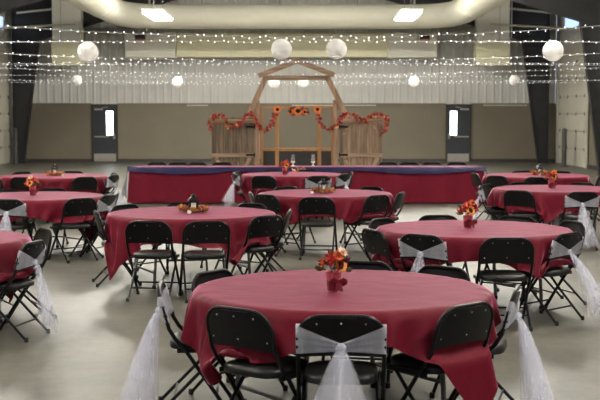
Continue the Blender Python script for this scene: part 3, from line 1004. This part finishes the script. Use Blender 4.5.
def sunflower(parent, c, n, rad, rd, pm='orange'):
    n = Vector(n).normalized(); u = n.orthogonal().normalized(); w = n.cross(u)
    mb = MB()
    for lay, (rr, tilt, k) in enumerate(((1.0, 0.15, 13), (0.82, 0.35, 11))):
        for i in range(k):
            a = 2 * PI * (i + 0.5 * lay) / k + rd.uniform(-0.08, 0.08)
            d = (u * math.cos(a) + w * math.sin(a)) + n * tilt
            leaf(mb, Vector(c) + d * rad * 0.28, d, n, rad * 0.74 * rr, rad * 0.34, lay % 2, -0.2)
    f = mb.build('sunflower', [M[pm], M['yellow' if pm == 'orange' else 'orange']], parent, smooth=0, weld=False)
    rot = n.to_track_quat('Z', 'Y').to_matrix()
    MB().lathe([(rad * 0.46, -0.003), (rad * 0.46, rad * 0.10), (rad * 0.34, rad * 0.2), (rad * 0.15, rad * 0.22), (0.0, rad * 0.2)], 14, c=c, rot=rot).build('flower_center', M['seed'], f)
    return f


def blossom(parent, c, n, rad, rd, mt, name):
    n = Vector(n).normalized(); u = n.orthogonal().normalized(); w = n.cross(u)
    mb = MB()
    for lay, (rr, tilt, k) in enumerate(((1.0, 0.2, 8), (0.75, 0.7, 7), (0.5, 1.6, 5))):
        for i in range(k):
            a = 2 * PI * (i + 0.5 * lay) / k
            d = (u * math.cos(a) + w * math.sin(a)) + n * tilt
            leaf(mb, c, d, n, rad * rr, rad * 0.62, 0, 0.2)
    return mb.build(name, M[mt], parent, smooth=0, weld=False)


def make_pot(seed, face, accent):
    rd = random.Random(seed)
    e = empty('flower_pot', (0, 0, 0), 0, 'x', 'flower pot', 'flower pots on the round tables')
    MB().lathe([(0.034, 0.0), (0.036, 0.003), (0.050, 0.118), (0.053, 0.122), (0.050, 0.124), (0.046, 0.118), (0.030, 0.01), (0.0, 0.01)], 8, cap=False).build('pot', M['pot'], e, smooth=20)
    rb = MB()
    rb.lathe([(0.0395, 0.012), (0.0455, 0.066), (0.046, 0.068), (0.041, 0.009)], 8, cap=False)
    # bow loops and tails
    bx, by, bz = 0.032, -0.042, 0.06
    for s in (-1, 1):
        lp = [(bx, by, bz), (bx + s * 0.03, by - 0.012, bz + 0.018), (bx + s * 0.055, by - 0.006, bz + 0.004), (bx + s * 0.03, by + 0.004, bz - 0.012), (bx, by, bz)]
        rb.grid([[(x, y, z - 0.014), (x, y - 0.003, z + 0.014)] for x, y, z in lp])
        rb.grid([[(bx + s * (0.006 + 0.012 * t) - 0.011, by - 0.006 - 0.01 * t, bz - 0.055 * t), (bx + s * (0.006 + 0.012 * t) + 0.011, by - 0.008, bz - 0.055 * t)] for t in (0, 0.5, 1)])
    rb.build('ribbon_bow', M['ribbon'], e, smooth=30, weld=False)
    fo = MB()
    for i in range(64):
        d = rnd_dir(rd, -0.1, 1.0)
        c = Vector((0, 0, 0.135)) + Vector((d.x * 0.072, d.y * 0.072, d.z * 0.075))
        leaf(fo, c, d + Vector((0, 0, 0.25)), rnd_dir(rd), rd.uniform(0.04, 0.065), 0.030, rd.choice((0, 0, 1, 2, 2, 3)), 0.2)
    for i in range(6):
        d = rnd_dir(rd, 0.2, 1)
        fo.tube([(0, 0, 0.1), Vector((0, 0, 0.12)) + d * 0.06], 0.002, 4)
    fo.build('foliage', [M['leaf_green'], M['leaf_brown'], M['red'], M['leaf_plum']], e, smooth=0, weld=False)
    fa = R(face)
    sunflower(e, (0.066 * math.cos(fa), 0.066 * math.sin(fa), 0.172), (math.cos(fa), math.sin(fa), 0.35), 0.056, rd)
    sunflower(e, (0.066 * math.cos(fa + 1.9), 0.066 * math.sin(fa + 1.9), 0.18), (math.cos(fa + 1.9), math.sin(fa + 1.9), 0.5), 0.05, rd)
    for i, (da, z, mt) in enumerate(((-0.9, 0.185, 'red'), (-0.3, 0.215, 'rust'), (0.9, 0.21, 'red'), (-1.7, 0.165, 'rust'), (2.8, 0.19, 'red'), (0.2, 0.235, accent))):
        a = fa + da
        d = Vector((math.cos(a), math.sin(a), 0.9))
        blossom(e, (0.066 * math.cos(a), 0.066 * math.sin(a), z + 0.01), d, 0.044, rd, mt, 'blossom')
    return e


FLOWERS = [('A', -0.05, -0.14, make_pot(3, -50, 'cream'), 'red pot of orange and cream flowers on the nearest table'),
           ('B', -0.05, 0.0, make_pot(5, -75, 'rust'), 'red pot with sunflower on second nearest table, right of centre'),
           ('E', -0.14, -0.3, make_pot(8, -60, 'red'), 'small red flower pot on the central table nearest the head table'),
           ('F', -0.08, 0.0, make_pot(13, -65, 'yellow'), 'red flower pot on the table at the right edge'),
           ('H', -0.03, 0.0, make_pot(21, -110, 'cream'), 'red pot with sunflower on the table at the left edge')]
for k, dx, dy, o, lb in FLOWERS:
    o.location = (TABLES[k]['c'][0] + dx, TABLES[k]['c'][1] + dy, 0.7545); o['label'] = lb; o.scale = (0.92, 0.92, 0.95)


def make_lantern():
    e = empty('candle_lantern', (0, 0, 0), 0, 'x', 'lantern', 'black lanterns on the round tables')
    mb = MB().box((0, 0, 0.010), (0.115, 0.115, 0.02)).box((0, 0, 0.026), (0.10, 0.10, 0.014)); mb.build('base', M['black_metal'], e, smooth=0, bevel=0.003)
    for sx in (-1, 1):
        for sy in (-1, 1):
            MB().box((sx * 0.044, sy * 0.044, 0.085), (0.011, 0.011, 0.11)).build('corner_post', M['black_metal'], e, smooth=0)
    fr = MB()
    for s in (-1, 1):
        fr.box((s * 0.044, 0, 0.136), (0.009, 0.088, 0.012)).box((0, s * 0.044, 0.136), (0.088, 0.009, 0.012))
    fr.build('top_frame', M['black_metal'], e, smooth=0)
    rt = Matrix.Rotation(PI / 4, 3, 'Z')
    MB().lathe([(0.095, 0.140), (0.096, 0.146), (0.052, 0.180), (0.030, 0.188)], 4, rot=rt).build('roof', M['black_metal'], e, smooth=0)
    MB().lathe([(0.024, 0.186), (0.024, 0.204), (0.032, 0.207), (0.012, 0.222), (0.0, 0.225)], 12).build('cap', M['black_metal'], e)
    ring = [(0.018 * math.cos(a), 0, 0.238 + 0.018 * math.sin(a)) for a in [2 * PI * i / 14 for i in range(14)]]
    MB().tube(ring, 0.0025, 6, closed=True).build('carry_ring', M['black_metal'], e)
    return e


def make_wreath(seed):
    rd = random.Random(seed)
    e = empty('leaf_wreath', (0, 0, 0), 0, 'x', 'wreath', 'autumn leaf wreaths on the round tables')
    ring = [(0.115 * math.cos(a), 0.115 * math.sin(a), 0.014) for a in [2 * PI * i / 24 for i in range(24)]]
    MB().tube(ring, 0.008, 6, closed=True).build('ring', M['leaf_brown'], e)
    mb = MB()
    for i in range(190):
        a = 2 * PI * i / 190 + rd.uniform(-.1, .1)
        d = Vector((math.cos(a + rd.uniform(-1.4, 1.4)), math.sin(a + rd.uniform(-1.4, 1.4)), rd.uniform(-0.05, 1.0)))
        rr_ = rd.uniform(0.095, 0.145)
        leaf(mb, (rr_ * math.cos(a), rr_ * math.sin(a), rd.uniform(0.012, 0.05)), d, rnd_dir(rd, 0.0, 1), rd.uniform(0.035, 0.055), 0.032, rd.choice((0, 0, 1, 2, 2, 3)), 0.1)
    mb.build('leaves', [M['leaf_gold'], M['leaf_red'], M['leaf_brown'], M['peach']], e, smooth=0, weld=False)
    return e


def make_candle():
    e = empty('pillar_candle', (0, 0, 0), 0, 'x', 'candle', 'white candles in the black lanterns')
    MB().lathe([(0.026, 0), (0.027, 0.003), (0.027, 0.062), (0.024, 0.065), (0.0, 0.062)], 16).build('wax', M['wax'], e)
    MB().tube([(0, 0, 0.062), (0.001, 0, 0.074)], 0.0012, 5).build('wick', M['rubber'], e)
    return e


def make_tealight():
    e = empty('tea_light', (0, 0, 0), 0, 'x', 'candle', 'white tea lights beside the leaf wreaths')
    MB().lathe([(0.018, 0), (0.02, 0.002), (0.02, 0.03), (0.018, 0.03), (0.018, 0.024), (0, 0.024)], 14).build('cup', M['wax'], e)
    MB().tube([(0, 0, 0.024), (0.001, 0, 0.034)], 0.001, 5).build('wick', M['rubber'], e)
    return e


LT = [make_lantern(), make_candle(), make_tealight()]
for n_, (k, dx, dy, rz, word) in enumerate((('C', 0.02, 0.0, 0.2, 'the table left of centre'), ('D', -0.03, 0.0, 0.5, 'the central table'),
                                            ('I', 0.0, 0.0, 0.3, 'the far left table'), ('G', 0.06, 0.0, 0.1, 'the far right table'))):
    items = LT if n_ == 0 else [copy_tree(o) for o in LT]
    c = Vector((TABLES[k]['c'][0] + dx, TABLES[k]['c'][1] + dy, 0.7545))
    for o, off, lb in zip(items, (Vector((0, 0, 0)), Vector((0, 0, 0.0335)), Vector(((-0.03 if k != 'D' else -0.15) if k != 'I' else 0.17, -0.175, 0.0))),
                          ('small black metal candle lantern on %s', 'white candle inside the black lantern on %s', 'small white tea light by the leaf wreath on %s')):
        o.location = c + off; o.rotation_euler.z = rz; o['label'] = lb % word
        if o.name.startswith('candle_lantern'): o.scale = (0.9, 0.9, 0.88)
    w = make_wreath(30 + n_); w.location = c; w['label'] = 'gold and red leaf wreath around the lantern on ' + word

# ------------------------------------------------------------------ head table
HX0, HX1, HY0, HY1 = -3.45, 3.72, 23.65, 24.42
for i in range(3):
    w = (HX1 - HX0) / 3
    x = HX0 + w * (i + 0.5)
    e = empty('banquet_table', (x, (HY0 + HY1) / 2, 0), 0, '%s of three long folding tables under the head table cloth' % ('leftmost', 'middle', 'rightmost')[i], 'table', 'long tables forming the head table')
    MB().box((0, 0, 0.717), (w - 0.01, HY1 - HY0 - 0.02, 0.045)).build('tabletop', M['tabletop'], e, smooth=0, bevel=0.005)
    for s in (-1, 1):
        for t in (-1, 1):
            MB().tube([(s * w * 0.40, t * 0.28, 0.695), (s * w * 0.41, t * 0.28, 0.01)], 0.016, 8).build('leg', M['table_leg'], e)
        MB().tube([(s * w * 0.408, -0.28, 0.15), (s * w * 0.408, 0.28, 0.15)], 0.012, 8).build('crossbar', M['table_leg'], e)
rd = random.Random(4)
# one long cloth: top and skirts with soft folds
def per(z, n=150):
    pts = []
    wv = (0.75 - z) / 0.73
    def fold(u, ph): return 0.018 * wv * (math.sin(u * 7.1 + ph) + 0.6 * math.sin(u * 17.3 + 2 * ph)) + 0.03 * wv
    for i in range(n + 1):
        x = HX0 + (HX1 - HX0) * i / n
        pts.append((x, HY0 - 0.006 - fold(x, 0.4), z))
    for i in range(1, 20):
        y = HY0 + (HY1 - HY0) * i / 20
        pts.append((HX1 + 0.006 + fold(y, 1.4), y, z))
    for i in range(n + 1):
        x = HX1 - (HX1 - HX0) * i / n
        pts.append((x, HY1 + 0.006 + fold(x, 2.4), z))
    for i in range(1, 20):
        y = HY1 - (HY1 - HY0) * i / 20
        pts.append((HX0 - 0.006 - fold(y, 3.4), y, z))
    return pts
rings = [per(z) for z in (0.03, 0.2, 0.4, 0.6, 0.70, 0.735, 0.746)]
mb = MB().grid([[r[i] for r in rings] for i in range(len(rings[0]))], wrap=True)
mb.add([(p[0], p[1], 0.746) for p in rings[-1]], [tuple(range(len(rings[-1])))])
tag(mb.build('tablecloth', M['burgundy'], None, smooth=60), 'long burgundy cloth covering the head table to the floor', 'tablecloth')
# navy runner along the front edge with scalloped lower hem
cols = []
n = 160
for i in range(n + 1):
    u = i / n
    x = HX0 - 0.03 + (HX1 - HX0 + 0.06) * u
    sc_ = abs(math.sin(u * PI * 3.0 + 0.15))
    drop = 0.06 + 0.075 * sc_ + 0.006 * math.sin(u * 60)
    back = 0.035 + 0.01 * math.sin(u * 21)
    cols.append([(x, HY0 + back, 0.7485), (x, HY0 + back / 2, 0.7500), (x, HY0 - 0.002, 0.7510), (x, HY0 - 0.014, 0.747), (x, HY0 - 0.024, 0.735),
                 (x, HY0 - 0.034 - 0.006 * math.sin(u * 90), 0.746 - drop * 0.6), (x, HY0 - 0.045 - 0.008 * math.sin(u * 90), 0.746 - drop)])
run = MB().grid(cols).build('table_runner', M['navy'], None, smooth=80)
tag(run, 'navy satin runner draped along the front edge of the head table', 'table runner')
for sgn, X, out, lg, nm in ((-1, HX0, 0.17, 0.64, 'left'), (1, HX1, 0.13, 0.30, 'right')):
    pts = []
    for i in range(15):
        v = i / 14
        row = []
        for j in range(13):
            u = j / 12
            row.append((X + sgn * (0.045 + out * v ** 0.8 * (0.05 + 1.1 * u) + 0.02 * v * math.sin(u * 15)), HY0 - 0.05 + 0.42 * u + 0.02 * math.sin(u * 17) * v, 0.752 - lg * v + 0.04 * v * math.sin(u * 5) - (0 if v else 0.0)))
        pts.append(row)
    # top lip lying on the table
    pts.insert(0, [(X + sgn * -0.10, HY0 - 0.0 + 0.37 * j / 12, 0.7535) for j in range(13)])
    tag(MB().grid(pts).build('tulle_swag', M['tulle_navy'], None, smooth=180), 'sheer navy tulle hanging over the %s end of the head table' % nm, 'tulle swag')

# chairs behind the head table
HC = [157, 178, 197, 222, 388, 409, 432, 457]
for i, px in enumerate(HC):
    p = PX(px, 164, 25.1)
    c = get_chair('far')
    c.location = (p.x, 24.86, 0); c.rotation_euler = (0, 0, PI)
    c['group'] = 'black folding chairs behind the head table'
    side = 'left' if i < 4 else 'right'
    c['label'] = 'black folding chair behind the head table, %s from the %s end' % (('nearest', 'second', 'third', 'fourth')[i if i < 4 else 7 - i], side)

# glass candle holders on the head table
for px, w in ((293, 'left'), (313, 'right')):
    p = PX(px, 164, 24.1)
    e = empty('hurricane_glass', (p.x, 24.1, 0.7525), 0, '%s of two clear glass candle holders on the head table' % w, 'candle holder', 'glass candle holders on the head table')
    MB().lathe([(0.04, 0), (0.042, 0.006), (0.012, 0.02), (0.012, 0.05), (0.04, 0.07), (0.045, 0.10)], 16).build('base', M['wax'], e)
    MB().lathe([(0.036, 0.10), (0.046, 0.14), (0.03, 0.19), (0.036, 0.235), (0.034, 0.235), (0.028, 0.19), (0.043, 0.14), (0.034, 0.102)], 16, cap=False).build('chimney', M['glass'], e)

# floral swag pinned to the head table front
rd = random.Random(15)
e = empty('floral_swag', (PX(300, 168, HY0 - 0.09).x, HY0 - 0.09, 0.70), 0, 'peach leaf swag pinned at the middle front of the head table', 'swag')
mb = MB()
for i in range(70):
    d = Vector((rd.uniform(-1, 1), rd.uniform(-0.5, 0.05), rd.uniform(-0.5, 0.5)))
    leaf(mb, (rd.uniform(-0.12, 0.12), rd.uniform(-0.03, 0.0), rd.uniform(-0.05, 0.02)), d, rnd_dir(rd), rd.uniform(0.06, 0.09), 0.05, rd.choice((0, 0, 1, 2)), 0.1)
mb.build('leaves', [M['peach'], M['leaf_gold'], M['leaf_brown']], e, smooth=0, weld=False)
rb = MB()
for s in (-1, 1):
    rb.grid([[(s * (0.01 + 0.05 * t) - 0.012, -0.02, -0.03 - 0.11 * t), (s * (0.01 + 0.05 * t) + 0.012, -0.024, -0.03 - 0.11 * t)] for t in (0, 0.5, 1)])
rb.build('ribbon', M['ribbon'], e, smooth=0)

# ------------------------------------------------------------------ barn wood backdrop
YA = 26.25
def P3(px, py, dy=0.0): return PX(px, py, YA + dy)
arch = empty('barn_wood_arch', (PX(296, 150, YA).x, YA, 0), 0, 'weathered timber barn-gable arch standing behind the head table', 'arch')
A0 = arch.location.copy()
def tim(name, p, q, w, d, m):
    mb = MB(); mb.bar(Vector(p) - A0, Vector(q) - A0, w, d, up=(0, 1, 0)); return mb.build(name, M[m], arch, smooth=0, bevel=0.008)
for px, nm in ((257.2, 'l'), (335.5, 'r')):
    t = P3(px, 100); b = Vector((t.x, t.y, 0)); tim('post', b, t, 0.115, 0.10, 'wood_t')
tim('lower_rafter', P3(249.5, 114, -0.09), P3(266.5, 75.5, -0.09), 0.12, 0.07, 'wood_t')
tim('lower_rafter', P3(345.5, 114, -0.09), P3(326.5, 75.5, -0.09), 0.12, 0.07, 'wood_t')
tim('upper_rafter', P3(258.5, 75.8, -0.17), P3(298.5, 60.5, -0.17), 0.11, 0.07, 'wood_h')
tim('upper_rafter', P3(334.2, 74.8, -0.17), P3(294.5, 60.0, -0.10), 0.11, 0.07, 'wood_h')
tim('tie_beam', P3(264, 77.8, 0.0), P3(331, 77.8, 0.0), 0.105, 0.09, 'wood_h')
# three-bay pine screen inside the arch
scr = empty('pine_screen', (PX(298, 150, YA + 0.2).x, YA + 0.2, 0), 0, 'orange pine three-bay screen with dark lower panels inside the arch', 'screen')
S0 = scr.location.copy()
def sb(name, x0, y0, x1, y1, d, m, mz=None):
    a, b = PX(x0, y0, YA + 0.2), PX(x1, y1, YA + 0.2)
    zb = b.z if mz is None else mz
    return MB().box(Vector(((a.x + b.x) / 2, YA + 0.2, (a.z + zb) / 2)) - S0, (b.x - a.x, d, a.z - zb)).build(name, M[m], scr, smooth=0, bevel=0.004)
for x0, x1 in ((260.8, 263.2), (275.2, 278.9), (317.5, 321.2), (331.2, 333.4)):
    sb('stile', x0, 106.5, x1, 150, 0.06, 'oak', 0.0)
for x0, x1 in ((263.2, 275.2), (278.9, 317.5), (321.2, 331.2)):
    sb('top_rail', x0, 106.5, x1, 108.4, 0.05, 'oak'); sb('middle_rail', x0, 148.0, x1, 151.0, 0.05, 'oak')
    sb('lower_panel', x0, 151.0, x1, 152, 0.02, 'mesh_dark', 0.06); 
    a, b = PX(x0, 150, YA + 0.2), PX(x1, 150, YA + 0.2)
    MB().box(Vector(((a.x + b.x) / 2, YA + 0.2, 0.03)) - S0, (b.x - a.x, 0.05, 0.06)).build('bottom_rail', M['oak'], scr, smooth=0)
# two board-and-brace barn doors
for x0, x1, sg, nm in ((211.5, 254.5, 1, 'left'), (339.5, 382.5, -1, 'right')):
    a, b = PX(x0, 117, YA - 0.02), PX(x1, 117, YA - 0.02)
    W = b.x - a.x; H = a.z - 0.02
    e = empty('barn_door', ((a.x + b.x) / 2, YA - 0.02, 0.0), 0, 'weathered plank barn door standing on the %s of the arch' % nm, 'barn door', 'barn doors flanking the arch')
    rd = random.Random(ord(nm[0]))
    nb = 7
    mb = MB(); x = -W / 2
    ws = [rd.uniform(0.8, 1.25) for _ in range(nb)]; sw = sum(ws)
    for w_ in ws:
        w = W * w_ / sw
        mb.box((x + w / 2, 0.02, 0.03 + (H - 0.03) / 2 + rd.uniform(-0.015, 0.015)), (w - 0.008, 0.022 + rd.uniform(0, 0.008), H - 0.03))
        x += w
    mb.build('planks', M['wood_v' if nm == 'left' else 'wood_tan'], e, smooth=0)
    for z in (H - 0.07, 0.90, 0.12):
        MB().box((0, -0.012, z), (W, 0.03, 0.085)).build('rail', M['wood_h'], e, smooth=0, bevel=0.004)
    for s in (-1, 1):
        MB().box((s * (W / 2 - 0.045), -0.012, H / 2), (0.085, 0.028, H - 0.3)).build('stile', M['wood_v'], e, smooth=0, bevel=0.004)
        MB().bar((s * (W / 2 - 0.10), -0.014, 0.85), (s * 0.04, -0.014, 0.18), 0.075, 0.028).build('brace', M['wood_h'], e, smooth=0, bevel=0.003)
        if nm == 'right':
            MB().bar((s * (W / 2 - 0.08), -0.014, H - 0.38), (s * (W / 2 - 0.24), -0.014, H - 0.12), 0.06, 0.028).build('brace', M['wood_h'], e, smooth=0, bevel=0.003)
    for z in (0.91, H - 0.2):
        hg = MB().box((sg * (W / 2 - 0.09), -0.034, z), (0.20, 0.012, 0.045)); hg.lathe([(0.016, -0.05), (0.016, 0.05)], 8, c=(sg * (W / 2 - 0.0), -0.034, z))
        hg.build('hinge', M['black_metal'], e, smooth=0)

# leaf garlands
YG = YA - 0.16
def garland(pxs, seed, label, sun):
    rd = random.Random(seed)
    ctl = [PX(x, y, YG) for x, y in pxs]
    o = empty('leaf_garland', (ctl[0].x, YG, ctl[0].z), 0, label, 'garland', 'autumn leaf garlands on the barn backdrop')
    O = o.location.copy()
    pts = []
    for i in range(len(ctl) - 1):
        p0, p1, p2, p3 = ctl[max(i - 1, 0)], ctl[i], ctl[i + 1], ctl[min(i + 2, len(ctl) - 1)]
        for t in [k / 6 for k in range(6)]:
            pts.append(0.5 * ((2 * p1) + (p2 - p0) * t + (2 * p0 - 5 * p1 + 4 * p2 - p3) * t * t + (3 * p1 - p0 - 3 * p2 + p3) * t ** 3) - O)
    pts.append(ctl[-1] - O)
    MB().tube(pts, 0.008, 6).build('vine', M['leaf_brown'], o)
    mb = MB()
    for i, p in enumerate(pts):
        for q in range(rd.choice((2, 3, 3))):
            d = rnd_dir(rd); d.y = -abs(d.y) * 0.8
            leaf(mb, p + Vector((rd.uniform(-.03, .03), rd.uniform(-0.02, 0.0), rd.uniform(-.03, .03))), d, Vector((rd.uniform(-.6, .6), -1, rd.uniform(-.6, .6))), rd.uniform(0.05, 0.085), rd.uniform(0.04, 0.065), rd.choice((0, 0, 0, 0, 0, 0, 0, 1, 2, 2, 3)), 0.1)
    mb.build('leaves', [M['leaf_red'], M['leaf_gold'], M['leaf_brown'], M['rust']], o, smooth=0, weld=False)
    for i in sun:
        c = ctl[i] - O + Vector((0, -0.07, 0))
        sunflower(o, c, (0, -1, 0.1), 0.10, rd, 'rust')
    return o
garland([(209, 130), (210.5, 121), (217, 115.5), (224, 119), (230, 126), (238, 125), (244, 118), (250, 113.5), (255, 119), (260, 128), (267, 130), (272, 124), (275, 115), (277.5, 109.5)], 3,
        'red autumn leaf garland swagged over the left barn door', [13])
garland([(317.5, 109.5), (319.5, 119), (324, 128), (331, 128.5), (338, 123), (342, 116.5), (348, 114), (355, 116.5), (362, 120), (367, 121), (372, 115.5), (380, 115), (386.5, 118), (386.5, 126), (383, 133)], 4,
        'red autumn leaf garland swagged over the right barn door', [0])
rd = random.Random(31)
c = PX(298, 111, YA + 0.11)
e = empty('floral_cluster', (c.x, c.y, c.z), 0, 'orange sunflower cluster on the top rail of the pine screen', 'flowers')
e.scale = (1.25, 1.1, 1.15)
mb = MB()
for i in range(60):
    sx = rd.uniform(-1, 1)
    leaf(mb, (sx * 0.09, rd.uniform(-0.04, 0), rd.uniform(-0.03, 0.02)), (sx * 1.4, rd.uniform(-0.5, 0), rd.uniform(-0.5, 0.5)), (0, -1, rd.uniform(-.5, .5)), rd.uniform(0.09, 0.16), 0.05, rd.choice((0, 0, 1, 2)), 0.1)
mb.build('leaves', [M['leaf_plum'], M['leaf_brown'], M['leaf_green']], e, smooth=0, weld=False)
sunflower(e, (0, -0.07, 0.0), (0, -1, 0.1), 0.105, rd, 'rust')
sunflower(e, (-0.13, -0.06, -0.015), (-0.3, -1, 0), 0.07, rd, 'rust'); sunflower(e, (0.12, -0.06, -0.02), (0.3, -1, 0), 0.07, rd, 'rust')

# ------------------------------------------------------------------ fairy light strings
bulb_me = MB().lathe([(0.0, -0.009), (0.0045, -0.005), (0.0062, 0.0), (0.0045, 0.005), (0.0, 0.009)], 8).mesh('bulb', M['bulb'])
STR = [(17.0, 25.5, 37.5), (19.6, 42.3, 41.2), (22.4, 53.3, 61.3), (25.0, 65.0, 62.5), (27.6, 65.8, 64.0), (30.2, 67.7, 75.0), (34.0, 80.2, 82.0), (37.6, 75.0, 77.0), (40.4, 82.0, 83.8)]
ORD = ['first', 'second', 'third', 'fourth', 'fifth', 'sixth', 'seventh', 'eighth', 'ninth', 'tenth']
strz = []
for k, (Y, ys, yc) in enumerate(STR):
    zc_ = PX(300, yc, Y).z; xe = 300 * Y / F
    kk = max((PX(300, ys, Y).z - zc_) / xe ** 2, -0.0006)
    zf = lambda x: zc_ + kk * x * x
    strz.append((Y, zc_, kk))
    x0, x1 = XL + 0.25, XR - 0.25
    e = empty('fairy_light_string', (XC, Y, zf(XC)), 0, 'string of white fairy lights across the hall, %s row back from the camera' % ORD[k], 'fairy lights', 'fairy light strings spanning the hall')
    O = e.location.copy()
    n = 90
    MB().tube([Vector((x0 + (x1 - x0) * i / n, Y, zf(x0 + (x1 - x0) * i / n))) - O for i in range(n + 1)], 0.004, 5).build('wire', M['wire'], e)
    sp = 0.13 + 0.03 * (k > 1)
    hw_ = min(xe * 1.06, 9.9)
    xs = []
    x = -hw_
    while x < hw_:
        xs.append(x + rd.uniform(-0.035, 0.035)); x += sp
    xs = [x for x in xs if x0 < x < x1]
    more = []
    if len(xs) > 100:
        xs.sort(key=lambda x: abs(x)); more = xs[100:]; xs = xs[:100]
    for x in xs:
        b = bpy.data.objects.new('bulb', bulb_me); COL.objects.link(b); b.parent = e
        b.location = Vector((x, Y + rd.uniform(-.02, .02), zf(x) + rd.choice((-1, 1)) * rd.uniform(0.006, 0.022))) - O
    if more:
        mb = MB()
        for x in more:
            mb.lathe([(0.0, -0.009), (0.0045, -0.005), (0.0062, 0.0), (0.0045, 0.005), (0.0, 0.009)], 8, c=Vector((x, Y, zf(x) + rd.uniform(-0.022, 0.022))) - O)
        o = mb.build('bulbs', M['bulb'], e); o['kind'] = 'stuff'

# paper lanterns
def make_ball():
    e = empty('paper_lantern', (0, 0, 0), 0, 'x', 'paper lantern')
    Rb = 0.172
    prof = []
    N = 60
    for i in range(N + 1):
        a = -PI / 2 + 0.22 + (PI - 0.44) * i / N
        r = Rb * (1 + (0.006 if i % 3 == 0 else 0.0))
        prof.append((r * math.cos(a), r * math.sin(a)))
    MB().lathe(prof, 32, cap=False).build('shade', M['paper'], e, smooth=60)
    for s in (-1, 1):
        ring = [(prof[0][0] * math.cos(a), prof[0][0] * math.sin(a), s * abs(prof[0][1])) for a in [2 * PI * i / 16 for i in range(16)]]
        MB().tube(ring, 0.003, 5, closed=True).build('rim', M['wire'], e)
    return e
ball0 = make_ball(); bf = True
BALLS = [(88, 52, 19.6), (281.5, 49.3, 19.6), (336.5, 49.3, 19.6), (553, 51, 19.6), (76.5, 80.5, 37.6), (177.5, 82, 37.6), (274.5, 83, 37.6), (303, 83, 37.6), (414, 81.5, 37.6), (514.5, 80.5, 37.6)]
for i, (px, py, Y) in enumerate(BALLS):
    o = ball0 if bf else copy_tree(ball0)
    bf = False
    p = PX(px, py, Y); o.location = p
    near = Y < 25
    j = i if near else i - 4
    o['group'] = 'large paper lanterns in the nearer row' if near else 'small paper lanterns in the far row'
    o['label'] = ('large white round paper lantern, %s in the nearer row' % ('leftmost', 'second from left', 'third from left', 'rightmost')[j]) if near else \
        ('small-looking white paper lantern, %s in the far row' % ('leftmost', 'second from left', 'third from left, under the arch', 'fourth from left, under the arch', 'second from right', 'rightmost')[j])
    sy, sz, sk = strz[1] if near else strz[7]
    top = sz + sk * p.x ** 2 - p.z
    if top > 0.17:
        MB().tube([(0, 0, 0.165), (0, 0, top)], 0.003, 5).build('hanging_cord', M['wire'], o)

# ------------------------------------------------------------------ light
w = bpy.data.worlds.new('hall_daylight'); scene.world = w; w.use_nodes = True
bg = w.node_tree.nodes['Background']; bg.inputs['Color'].default_value = (0.80, 0.88, 1.0, 1); bg.inputs['Strength'].default_value = 0.28
vs = scene.view_settings
vs.view_transform = 'Standard'; vs.look = 'None'; vs.gamma = 1.0; vs.use_curve_mapping = False
vs.exposure = 0.68
scene.cycles.max_bounces = 8; scene.cycles.transparent_max_bounces = 24
scene.cycles.use_denoising = True
